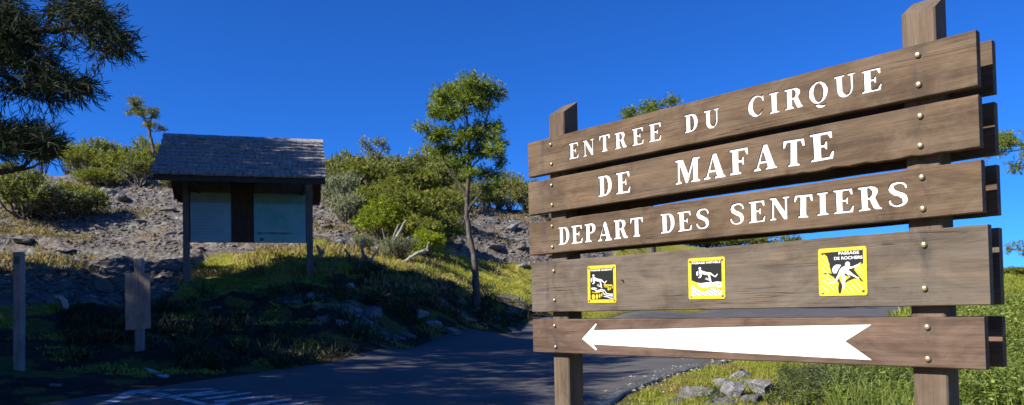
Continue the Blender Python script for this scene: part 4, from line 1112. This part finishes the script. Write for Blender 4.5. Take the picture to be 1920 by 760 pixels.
# trees built from drawn limbs and foliage clumps, all given as points at the tree's distance
def tree(name, lab, limbs, clumps, Y, kind, bark, per, ln, wd, depth=.8, group=None, seed=1, drop=.35, base=None, cat='tree', extra=True):
    r = np.random.default_rng(seed); rr_ = random.Random(seed)
    root = base or at(limbs[0][0][0], limbs[0][0][1], Y)
    t = empty(name, root); tag(t, lab, cat, group)
    sc = Y/F; m_ = MB(); tips = []
    def w3(px, py, dy=0):
        p = at(px, py, Y); p = p+Vector((0, dy, 0)); return p-root
    for li, L in enumerate(limbs):
        dyo = 0 if li == 0 else rr_.uniform(-.5, .5)*depth
        pts = [w3(a[0], a[1], dyo*(i/(len(L)-1))) for i, a in enumerate(L)]
        rad = [a[2]*sc/2 for a in L]
        P = smooth_path(pts, 5, .004*Y/10); R_2 = np.interp(np.linspace(0, len(rad)-1, len(P)), range(len(rad)), rad)
        m_.tube(P, R_2, 9 if li == 0 else 6)
        tips += P[len(P)//3:]
    cl = []
    for (px, py, rx, ry) in clumps:
        dy = rr_.uniform(-1, 1)*depth
        c = w3(px, py, dy); cl.append((c.x, c.y, c.z, rx*sc, max(rx, ry)*sc*.9, ry*sc))
        if tips and extra:
            best = min(tips, key=lambda q: (q-Vector(c)).length + max(0, q.z-c.z)*.5)
            mid = best.lerp(Vector(c), .5)+Vector((0, 0, -.03*Y/10))
            m_.tube(smooth_path([best, mid, c], 3, .003*Y/10), np.linspace(3.2*sc/2, 1.2*sc/2, 7), 5)
            for _ in range(4):
                e = Vector(c)+Vector((rr_.uniform(-.8, .8)*rx*sc, rr_.uniform(-.8, .8)*rx*sc, rr_.uniform(-.7, .8)*ry*sc))
                m_.tube([mid.lerp(Vector(c), .5), e], [1.4*sc/2, .5*sc/2], 4, cap=False)
    m_.build('trunk', bark, t, True)
    P, D, T = clump_leaves(cl, per, r, ln, drop=drop, upb=.3, shell=.15)
    fol = leaf_mesh('crown', P, D, r.uniform(.7, 1.3, len(P))*ln, wd*r.uniform(.7, 1.3, len(P)), LF[kind], T, seg=1)
    link('crown', fol, t)
    return t
g = onground(893, 22)
pyb = 575
tree('highland_tree', 'lone slender tree with a tall airy crown standing on the bank between shelter and sign',
 [[(893,590,15),(893,560,15),(891,520,13),(889,482,11),(880,440,10),(875,400,9),(876,365,8),(879,330,8),(880,290,7),(878,245,5),(872,200,3),(868,165,2)],
  [(876,370,6),(862,345,5),(845,325,4),(830,295,3),(815,262,2)],
  [(873,402,5),(890,378,4),(908,355,3),(922,325,2)],
  [(879,330,5),(865,290,4),(852,240,3),(840,205,2)],
  [(880,295,5),(897,262,4),(912,225,3),(925,188,2)],
  [(879,320,4),(900,300,3),(925,285,2)]],
 [(838,178,27,17),(862,166,28,16),(890,168,28,17),(915,178,20,15),(936,184,15,14),(826,200,22,18),(850,198,26,20),(880,196,26,18),(908,202,22,18),(822,225,16,14),(845,225,20,13),(905,228,20,14),
  (798,247,15,7),(818,246,20,9),(832,258,22,12),(815,268,16,10),(850,275,22,14),(828,285,18,11),(870,268,18,13),(868,240,12,10),(893,255,20,14),(920,262,18,14),(934,248,12,13),(940,275,11,14),(900,285,20,14),(925,292,20,14),(940,305,9,14),(875,300,18,12),(850,305,16,10),(905,318,20,13),(928,330,15,14),(885,330,13,9),(915,350,12,10),(932,352,8,10)],
 22, 'acacia', BARK, 400, .115, .026, depth=.75, seed=4)
tree('highland_tree', 'small parasol shaped tree on the ridge above the shelter roof',
 [[(290,290,7),(284,265,6),(279,240,5),(270,222,3),(262,212,2)],[(280,242,4),(285,225,3),(290,214,2)]],
 [(250,200,13,9),(266,197,15,8),(280,207,13,7),(290,214,8,6),(243,210,8,6),(262,210,10,6),(276,222,8,5),(291,238,13,7),(306,242,9,6)], 50, 'olive', BARK, 110, .17, .05, depth=1.0, seed=8)
tree('highland_tree', 'thin pale lichen covered tree rising from the thicket skyline',
 [[(705,340,6),(703,310,5),(698,285,3),(690,270,2)],[(704,312,3),(714,290,2),(720,272,2)],[(703,305,3),(708,282,2),(706,266,1.5)]],
 [(685,270,10,6),(694,280,9,6),(706,266,10,6),(718,268,9,6),(722,280,7,6),(700,292,14,8),(690,300,12,9),(712,300,12,9)], 46, 'pale', DEAD, 110, .16, .05, depth=.7, seed=9)
tree('highland_tree', 'tree whose rounded top shows above the highest board left of the word DU',
 [[(1225,560,16),(1222,450,14),(1218,350,12),(1215,270,8),(1210,215,4)],[(1217,300,7),(1235,240,5),(1248,205,3)],[(1217,290,7),(1195,245,5),(1180,218,3)]],
 [(1176,212,15,10),(1190,206,14,9),(1170,222,10,8),(1212,205,16,12),(1232,192,20,11),(1252,194,16,10),(1225,210,18,12),(1262,190,9,7),(1200,228,25,14),(1240,225,25,14),(1180,240,20,12),(1250,250,20,14),(1215,255,24,14),(1190,270,20,12)], 42, 'acacia', BARK, 90, .16, .045, depth=1.2, seed=10)
tree('highland_tree', 'leaning tree reaching in from the right frame edge above the yellow hill',
 [[(2010,575,30),(2005,500,26),(1995,420,22),(1985,350,16),(1970,300,10),(1950,270,6)],[(1998,430,14),(1965,440,9),(1935,465,5),(1922,480,3)],[(1988,360,10),(2010,300,8),(2030,260,5)]],
 [(1900,262,20,16),(1890,278,16,12),(1918,248,20,14),(1930,280,24,18),(1905,296,16,14),(1922,308,14,12),(1950,250,26,20),(1955,300,26,20),(1985,260,30,22),(1990,310,30,24),(2030,280,34,26),(1882,268,9,9),
  (1924,462,9,9),(1930,480,9,11),(1922,495,7,8),(1945,470,14,14),(1965,460,20,16),(2040,330,30,24),(2020,360,30,22)], 26, 'acacia', BARK, 260, .12, .03, depth=1.0, seed=12)

# near tree at the left: trunk outside the frame, branches hanging into it
def near_tree():
    Y = 6.2; r = np.random.default_rng(21); rr_ = random.Random(21)
    g = Vector((-7.6, 6.6, gz(-7.6, 6.6)))
    t = empty('highland_tree', g); tag(t, 'near dark tree at the left with long curved leaves hanging into the top left corner', 'tree')
    m_ = MB()
    def w(px, py, dy=0): p = at(px, py, Y+dy); return p-g
    trunk = [Vector((0, 0, -.2)), Vector((.15, 0, 1)), Vector((.05, .1, 2.2)), Vector((.2, 0, 3.6)), Vector((.1, .1, 4.4)), Vector((.3, 0, 5.3))]
    m_.tube(smooth_path(trunk, 5, .01), np.interp(np.linspace(0, 1, 26), [0, .5, 1], [.2, .14, .05]), 10)
    limbs = [[Vector((.05, .1, 2.0)), w(-420, 330), w(-150, 345), w(-20, 325), w(30, 318), w(58, 300), w(75, 270)],
             [w(-60, 330), w(-10, 290), w(20, 260), w(55, 235)], [w(20, 318), w(70, 310), w(100, 290), w(110,262)],
             [Vector((.2, 0, 3.4)), w(-420, 60), w(-150, 70), w(-20, 100), w(60, 130), w(120, 160), w(175, 168)],
             [w(-40, 96), w(30, 60), w(80, 60), w(140, 55), w(200, 70), w(235, 85)], [w(80, 62), w(110, 20), w(160, 5), w(190, 12)],
             [w(60, 130), w(80, 165), w(100, 190)], [w(-60, 90), w(-20, 140), w(10, 170), w(25, 190)], [w(-60, 80), w(0, 20), w(40, -20)]]
    for L in limbs:
        P = smooth_path(L, 5, .006); m_.tube(P, np.linspace(.05 if len(L) > 5 else .014, .004, len(P)), 6)
    # foliage masses: twigs with curved leaves
    masses = [(-40,20,60,60,90),(10,25,30,38,60),(40,70,30,32,55),(0,100,36,44,60),(-40,130,50,60,70),(70,120,26,22,44),(95,145,26,18,40),(130,160,22,13,34),(158,160,12,10,16),(60,165,24,15,34),(100,178,20,8,20),(25,160,22,22,24),(5,60,30,40,50),
              (95,15,16,14,20),(130,25,20,14,26),(165,25,20,16,30),(195,40,16,20,30),(218,65,12,16,22),(228,90,9,10,12),(185,70,20,14,28),(195,95,16,8,16),(155,60,16,10,16),(150,5,30,10,22),(115,60,10,16,10),(130,95,8,12,6),
              (0,258,30,15,60),(40,260,26,14,54),(75,266,16,12,36),(20,280,34,13,44),(-30,270,40,34,60),(62,285,16,9,22),(95,285,8,14,12),(92,262,8,10,10),(-60,30,60,70,60),(-100,120,60,70,60),(-100,280,50,50,50),(-190,70,60,60,70),(-280,50,60,60,70),(-370,80,60,60,60),(-200,320,60,50,60),(-300,330,60,50,50)]
    P = []; D = []; T = []; LN = []
    for (px, py, rx, ry, n) in masses:
        for _ in range(int(n*1.8)):
            dy = rr_.gauss(0, .28)
            a = rr_.uniform(0, 2*pi); q = math.sqrt(rr_.random())
            p = w(px+rx*q*cos(a), py+ry*q*sin(a), dy)
            low = py > 215
            dr = Vector((rr_.uniform(-.5, 1.1), rr_.gauss(0, .6), rr_.uniform(-.7, .5) if not low else rr_.uniform(-.3, .9))).normalized()
            Lt = rr_.uniform(.08, .2); k = int(Lt/.014)
            m_.tube([p, p+dr*Lt*.5, p+dr*Lt+Vector((0, 0, -.015))], [.0025, .002, .001], 3, cap=False)
            tt = rr_.gauss(.45, .18)
            for i in range(k):
                s = Vector((rr_.gauss(0, 1), rr_.gauss(0, 1), rr_.gauss(0, 1))); s = (s-dr*s.dot(dr)).normalized()
                P.append(p+dr*Lt*i/k); d2 = (dr*.9+s*.8+Vector((0, 0, -.15))).normalized(); D.append(d2); T.append(min(1, max(0, tt+rr_.gauss(0, .12)))); LN.append(rr_.uniform(.06, .115))
    m_.build('trunk', BARKD, t, True)
    P = np.array(P); D = np.array(D)
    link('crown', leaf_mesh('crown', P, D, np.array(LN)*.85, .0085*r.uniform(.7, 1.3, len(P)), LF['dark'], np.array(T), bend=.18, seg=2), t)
    # the rest of the crown, above and outside the picture, coarser
    cl = []
    for _ in range(16):
        a = rr_.uniform(0, 2*pi); q = rr_.uniform(.2, 1)*1.9; cl.append((q*cos(a)-.3, q*sin(a)-.6, rr_.uniform(3.8, 5.4), .8, .8, .5))
    P2, D2, T2 = clump_leaves(cl, 60, r, .16)
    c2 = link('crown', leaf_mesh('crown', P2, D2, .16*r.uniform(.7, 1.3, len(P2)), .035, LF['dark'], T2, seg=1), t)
near_tree()

# tall trees outside the left frame edge; their shade lies over the bank and the road
def big_tree(s, c, H, R, zlo, lab, seed, dens=30):
    X = .881*s+.474*c; Yp = .474*s-.881*c
    g = Vector((X, Yp, gz(X, Yp))); r = np.random.default_rng(seed); rr_ = random.Random(seed)
    t = empty('tall_tree', g); tag(t, lab, 'tree', 'tall trees beyond the left edge')
    m_ = MB(); cl = []
    tr = smooth_path([(0, 0, -.3), (.2, .1, H*.3), (-.1, .2, H*.6), (.1, 0, H*.92)], 6, .02); m_.tube(tr, np.linspace(.28, .06, len(tr)), 9)
    n = int(14+R*R*H*.17)
    for _ in range(n):
        z = rr_.uniform(zlo, H-.5); f = (z-zlo)/(H-zlo); Rz = R*(1-.4*f**3)*min(1, .75+f)
        a = rr_.uniform(0, 2*pi); q = math.sqrt(rr_.random())*Rz; k = rr_.uniform(.7, 1.2)
        c_ = Vector((q*cos(a), q*sin(a), z)); cl.append((c_.x, c_.y, c_.z, k, k, k*.62))
        b = tr[min(len(tr)-1, int(len(tr)*max(.1, (z-1.2)/H)))]
        m_.tube([b, b.lerp(c_, .5)+Vector((0, 0, -.2)), c_], [.06, .035, .012], 5, cap=False)
    m_.build('trunk', BARKD, t, True)
    P, D, T = clump_leaves(cl, dens, r, .26, shell=.2)
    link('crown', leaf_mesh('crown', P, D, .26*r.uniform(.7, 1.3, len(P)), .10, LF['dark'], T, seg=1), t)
TT = [(-8.5,-22.6,8.6,1.9,1.2,'lowest shade tree farthest back beyond the left edge'),(-8.5,-19.0,12.7,1.9,1.8,'narrow shade tree in line with the shelter beyond the left edge'),(-8.0,-20.4,13.2,1.55,2.5,'slimmest shade tree just behind the narrow one beyond the left edge'),(-8.5,-16.4,16.8,3.0,1.8,'tallest shade tree beyond the left edge'),(-7,-13.6,12.6,3.1,1.8,'shade tree in the middle of the row beyond the left edge'),(-6.4,-10.8,8.7,2.4,1.8,'slimmer shade tree behind the near dark tree'),
      (-13,-16.5,16,4.0,3,'far shade tree behind the second one'),(-13.5,-12,12.3,3.2,2.5,'far shade tree behind the slimmer one')]
for i, a in enumerate(TT): big_tree(*a, 60+i, dens=46 if a[3] < 2 else 30)

# ------------------------------------------------------------------ dead wood on the bank crest
def dead(lab, Y, limbs, dy=0, mat=DEAD):
    root = at(limbs[0][0][0], limbs[0][0][1], Y); gzv = gz(root.x, root.y)
    t = MB(); sc = Y/F
    for i, L in enumerate(limbs):
        pts = [at(a[0], a[1], Y)+Vector((0, .12*sin(k*2+i), 0)) for k, a in enumerate(L)]
        P = smooth_path(pts, 4, .008); t.tube(P, np.interp(np.linspace(0, len(L)-1, len(P)), range(len(L)), [a[2]*sc/2*1.15 for a in L]), 7)
    o = t.build('dead_branch', mat); me = o.data
    for v in me.vertices: v.co -= root
    o.location = (root.x, root.y, root.z if abs(root.z-gzv) > .6 else gzv-.02 if root.z > gzv else root.z)
    tag(o, lab, 'dead branch', 'bleached dead wood on the bank crest')
def Yc(px, py):
    p = hit(px, py, 14); return p.y if p else 22
dead('forked bleached stump with two upright prongs, middle of the bank crest', Yc(680, 496), [[(676,500,7),(680,480,6),(680,462,4),(684,446,2)],[(680,478,5),(690,484,4),(700,492,3)],[(694,498,5),(700,484,4),(712,464,2)]])
dead('short dark stub leaning left beside the forked stump', Yc(660, 488), [[(662,490,6),(655,482,6),(648,467,3)]])
dead('pale broken stump left of the dark stub', Yc(600, 484), [[(602,486,8),(600,474,7),(596,462,5)],[(601,478,4),(608,466,2)]])
dead('long crooked bleached branch lying on the grass below the round bright bush', Yc(760, 494), [[(744,498,5),(760,489,6),(775,480,6),(792,472,7),(800,468,6),(804,455,3)],[(792,472,4),(803,470,2)]])
dead('mossy grey branches curving up through the thicket edge', Yc(735, 480), [[(722,476,7),(730,462,8),(745,445,7),(762,413,3)],[(728,466,5),(722,450,4),(718,432,2)],[(738,482,8),(750,470,8),(762,452,6),(768,440,3)],[(735,458,4),(742,436,3),(748,420,2)]])

# ------------------------------------------------------------------ ground cover
def scatter(n, fn, seed):
    r = np.random.default_rng(seed); X, Y = fn(r, n); return X, Y, ground(X, Y), r
def grass(name, X, Y, Z, r, ln, wd, mat, lab, blades=6, spread=.05, lean=.35):
    n = len(X); k = blades
    P = np.stack([np.repeat(X, k)+r.normal(0, spread, n*k), np.repeat(Y, k)+r.normal(0, spread, n*k), np.repeat(Z, k)-.01], 1)
    D = unit(np.stack([r.normal(0, lean, n*k), r.normal(0, lean, n*k), np.ones(n*k)], 1))
    tuft = np.repeat(r.normal(.5, .2, n), k); s = np.repeat(r.uniform(.6, 1.5, n), k)
    me = leaf_mesh(name, P, D, ln*s*r.uniform(.6, 1.3, n*k), wd, mat, np.clip(tuft+r.normal(0, .1, n*k), 0, 1), bend=.15, seg=2)
    tag(link(name, me), lab, 'grass', None, 'stuff')
def box(px0, px1, y0, y1):
    def f(r, n):
        a = r.uniform((px0-960)/1449, (px1-960)/1449, n); Y = np.sqrt(r.uniform(y0*y0, y1*y1, n)); return a*Y, Y
    return f
# bank grass
X, Y, Z, r = scatter(60000, box(-60, 1110, 10, 33), 31)
sd = road_sd(X, Y); rk = rockmask(X, Y); k = (sd > .15) & (rk < .45) & (fbm(X*.9, Y*.9, 88, 3) > .40)
k &= bare_bank(X, Y, sd, *polar(X, Y)) < .5+.6*(fbm(X*1.6, Y*1.6, 92, 2) > .60)
grass('bank_grass', X[k], Y[k], Z[k], r, .055, .016, LF['turf'], 'short yellow green grass on the bank below the rocky slope', 5, .07, .9)
# tussocks with longer blades in the shaded bank
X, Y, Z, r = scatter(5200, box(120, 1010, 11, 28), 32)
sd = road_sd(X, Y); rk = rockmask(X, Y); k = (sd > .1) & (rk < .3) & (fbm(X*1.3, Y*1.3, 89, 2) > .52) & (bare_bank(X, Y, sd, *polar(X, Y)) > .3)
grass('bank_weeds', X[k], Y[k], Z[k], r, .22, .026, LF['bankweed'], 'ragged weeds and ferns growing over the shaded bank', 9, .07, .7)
# dry grass on the slope left
X, Y, Z, r = scatter(16000, box(-40, 1000, 20, 46), 33)
k = (fbm(X*.3, Y*.3, 90, 3) > .56) & (road_sd(X, Y) > 2)
grass('dry_grass', X[k], Y[k], Z[k], r, .15, .03, LF['dry'], 'dry straw coloured grass patches on the rocky slope', 5, .1)
X, Y, Z, r = scatter(5200, box(-80, 175, 19, 29), 37)
k = (fbm(X*.5, Y*.8, 190, 3) > .47)
grass('orange_dry_grass', X[k], Y[k], Z[k], r, .13, .03, LF['dry'], 'rusty dry grass patches on the soil at the far left of the slope', 6, .12, .6)
# verge grass
X, Y, Z, r = scatter(26000, box(1080, 1720, 6.5, 13.8), 34)
sd = road_sd(X, Y); k = (sd > .12) & (fbm(X*2.2, Y*2.2, 91, 2) > .40) & (sd+fbm(X*5, Y*5, 93, 2)*.5 > .4)
grass('verge_grass', X[k], Y[k], Z[k], r, .055, .007, LF['grass'], 'short sunlit grass on the verge behind the sign', 6, .03, .55)
X, Y, Z, r = scatter(2600, box(1120, 1480, 7.2, 12.5), 36)
sd = road_sd(X, Y); k = (sd > .1) & (fbm(X*1.7, Y*1.7, 94, 2) > .55)
grass('verge_dry_grass', X[k], Y[k], Z[k], r, .07, .007, LF['dry'], 'brown dry grass patches on the verge by the rock heap', 6, .04, .8)
X, Y, Z, r = scatter(30000, box(1600, 2000, 30, 105), 35)
k = road_sd(X, Y) > .4
grass('hill_grass', X[k], Y[k], Z[k], r, .28, .09, LF['grass'], 'sunlit yellow grass on the hill at the right edge', 4, .2)
def gravel():
    r = np.random.default_rng(5); P_ = R_[(R_[:, 1] > 7) & (R_[:, 1] < 15)]; m_ = MB()
    for _ in range(420):
        k = r.integers(0, len(P_)-1); t = r.random(); c = P_[k]*(1-t)+P_[k+1]*t
        x = c[0]+r.normal(-.02, .3); y = c[1]+r.normal(0, .2); sz = abs(r.normal(0, .011))+.005
        if fbm(np.array([x*3.1]), np.array([y*3.1]), 12, 2)[0] < .47: continue
        z = max(gz(x, y), float(base_h(np.array([x]), np.array([y]))[0])+.004)
        a = r.uniform(0, 6.28); q = [(x+sz*cos(a+i*2.1)*r.uniform(.8, 1.6), y+sz*sin(a+i*2.1)*r.uniform(.8, 1.6), z-.002) for i in range(3)]
        m_.add(q+[(x, y, z+sz*.7)], [(0, 1, 3), (1, 2, 3), (2, 0, 3), (2, 1, 0)])
    tag(m_.build('edge_gravel', plain('pale_gravel', (.27,.28,.22), .9, nz=.4, nscale=30)), 'pale gravel and lichen crumbs along the near road edge', 'gravel', None, 'stuff')
gravel()
# leafy weeds right of the rocks: many stems with small leaves
def weeds(name, n, box_, hmin, hmax, kind, lab, seed, lw=(.045, .016), cond=None):
    X, Y, Z, r = scatter(n, box_, seed); sd = road_sd(X, Y); k = sd > .35
    if cond is not None: k &= cond(X, Y)
    X, Y, Z = X[k], Y[k], Z[k]; n = len(X)
    H = r.uniform(hmin, hmax, n)*(.1+1.8*fbm(X*1.6, Y*1.6, seed+5, 2)**1.4); lean = r.normal(0, .35, (n, 2))
    m = 16; t = np.tile(np.linspace(.06, 1, m), n)[:, None]
    B = np.stack([X, Y, Z], 1); dirv = unit(np.concatenate([lean, np.ones((n, 1))], 1))
    P = np.repeat(B, m, 0)+np.repeat(dirv, m, 0)*t*np.repeat(H, m)[:, None]
    ang = r.uniform(0, 2*pi, n*m)
    D = unit(np.stack([np.cos(ang), np.sin(ang), r.uniform(-.1, .8, n*m)], 1))
    T = np.clip(np.repeat(r.normal(.45, .18, n), m)+r.normal(0, .1, n*m)+(t[:, 0]-.5)*.2, 0, 1)
    me = leaf_mesh(name, P, D, lw[0]*r.uniform(.5, 1.4, n*m)*(1.25-.6*t[:, 0]), lw[1], LF[kind], T, bend=.2, seg=2, up=np.array([0, 0, 1.]))
    tag(link(name, me), lab, 'weeds', None, 'stuff')
weeds('leafy_weeds', 3600, box(1560, 2150, 5.4, 10.5), .16, .42, 'weed', 'bright green leafy weeds behind and right of the nearer sign post', 41, (.05, .017), lambda X, Y: fbm(X*1.9, Y*1.9, 401, 3) > .50)
weeds('broad_weeds', 900, box(1560, 2150, 5.2, 10.5), .14, .34, 'weed', 'broad leaved weeds among the finer ones by the nearer sign post', 45, (.085, .034), lambda X, Y: fbm(X*1.9, Y*1.9, 402, 2) > .5)
weeds('dark_weeds', 2600, box(1560, 2150, 5.4, 10.5), .08, .24, 'weedgrey', 'darker low weeds filling the hollows by the nearer sign post', 46, (.04, .013))
X, Y, Z, r = scatter(3600, box(1560, 2120, 5.2, 10.5), 47)
k = (fbm(X*1.4, Y*1.4, 403, 2) > .5) & (road_sd(X, Y) > .4)
grass('tall_weed_grass', X[k], Y[k], Z[k], r, .24, .007, LF['weed'], 'long yellow green grass blades mixed with the weeds by the sign', 6, .04, .35)
weeds('low_heather', 1900, box(1400, 1680, 7.0, 10.2), .07, .34, 'weedgrey', 'dark grey green heathery weeds right of the rock heap', 42, (.035, .012), lambda X, Y: fbm(X*2.1, Y*2.1, 404, 2)+.4*np.clip((X/Y-.365)/.06, -1, .4) > .42)
weeds('far_weeds', 4200, box(1700, 2200, 10.5, 26), .2, .5, 'weed', 'green weeds rising toward the road right of the sign', 43, (.07, .026))
weeds('rock_plants', 160, box(1300, 1470, 7.4, 8.8), .06, .16, 'weed', 'small green plants sprouting between the roadside rocks', 44, (.03, .010))

# individual fern-like plants standing out of the weeds
def fern(px, py, s, lab, seed, kind='weed'):
    p = hit(px, py, 4.5, 12) or onground(px, 7.5)
    r = random.Random(seed); rn = np.random.default_rng(seed); P = []; D = []; m_ = MB()
    for i in range(11):
        a = r.uniform(0, 2*pi); L = s*r.uniform(.7, 1.1); el = r.uniform(.5, 1.2)
        pts = [Vector((cos(a)*L*t*cos(el*(1-t*.5)), sin(a)*L*t*cos(el*(1-t*.5)), L*(t*sin(el)-.45*t*t))) for t in np.linspace(0, 1, 9)]
        m_.tube(pts, np.linspace(.004, .001, 9), 4, cap=False)
        for t in np.linspace(.15, 1, 22):
            q = t*8; k = min(7, int(q)); c = pts[k].lerp(pts[k+1], q-k); tg = (pts[k+1]-pts[k]).normalized(); sd_ = tg.cross(Vector((0, 0, 1))).normalized()
            for s2 in (-1, 1): P.append(c); D.append((sd_*s2+tg*.55+Vector((0, 0, r.gauss(0, .15)))).normalized())
    t = empty('fern_plant', p); tag(t, lab, 'plant', 'feathery plants in the weeds by the sign')
    m_.build('stems', LFs, t, True)
    link('fronds', leaf_mesh('fronds', np.array(P), np.array(D), s*.2*rn.uniform(.6, 1.1, len(P)), s*.05, LF[kind], rn.uniform(.4, .9, len(P)), seg=2, up=np.array([0, 0, 1.])), t)
LFs = plain('green_stem', (.10,.14,.04), .6)
for i, (a, b, s, lab) in enumerate(((1590,745,.38,'feathery plant at the bottom left of the nearer post with pale fronds'),(1625,725,.34,'feathery plant under the tail of the white arrow'),(1680,750,.36,'feathery plant touching the nearer post on its left'),
    (1845,740,.36,'feathery plant right of the nearer post near the bottom edge'),(1900,715,.36,'feathery plant near the right frame edge'),(1540,755,.28,'low feathery plant right of the rock heap'),(1880,655,.34,'feathery plant halfway up beside the lowest board end'))):
    fern(a, b, s, lab, 70+i)

# ------------------------------------------------------------------ sky and sun
AZ = Vector((-.881, -.474)); EL = radians(36)
w = bpy.data.worlds.new('World'); S.world = w; w.use_nodes = True
nt = w.node_tree; bg = nt.nodes['Background']
sky = nt.nodes.new('ShaderNodeTexSky'); sky.sky_type = 'NISHITA'; sky.sun_disc = False
sky.sun_elevation = EL; sky.sun_rotation = math.atan2(AZ.x, AZ.y)
sky.altitude = 2200; sky.air_density = 1.0; sky.dust_density = .1; sky.ozone_density = 3.0
tint = mixc(nt, 1, sky.outputs[0], (.20, .76, 1.75), 'MULTIPLY')
nt.links.new(tint, bg.inputs['Color']); bg.inputs['Strength'].default_value = .05
sun = bpy.data.lights.new('sun', 'SUN'); sun.energy = 4.5; sun.angle = radians(.53); sun.color = (1, .95, .86)
so = bpy.data.objects.new('sun', sun); COL.objects.link(so)
sd_ = Vector((AZ.x*cos(EL), AZ.y*cos(EL), sin(EL)))
so.rotation_euler = sd_.to_track_quat('Z', 'Y').to_euler()
S.view_settings.view_transform = 'Standard'; S.view_settings.look = 'None'; S.view_settings.gamma = 1
S.view_settings.exposure = 1.0
S.render.engine = 'CYCLES'
S.cycles.max_bounces = 6; S.cycles.transparent_max_bounces = 4
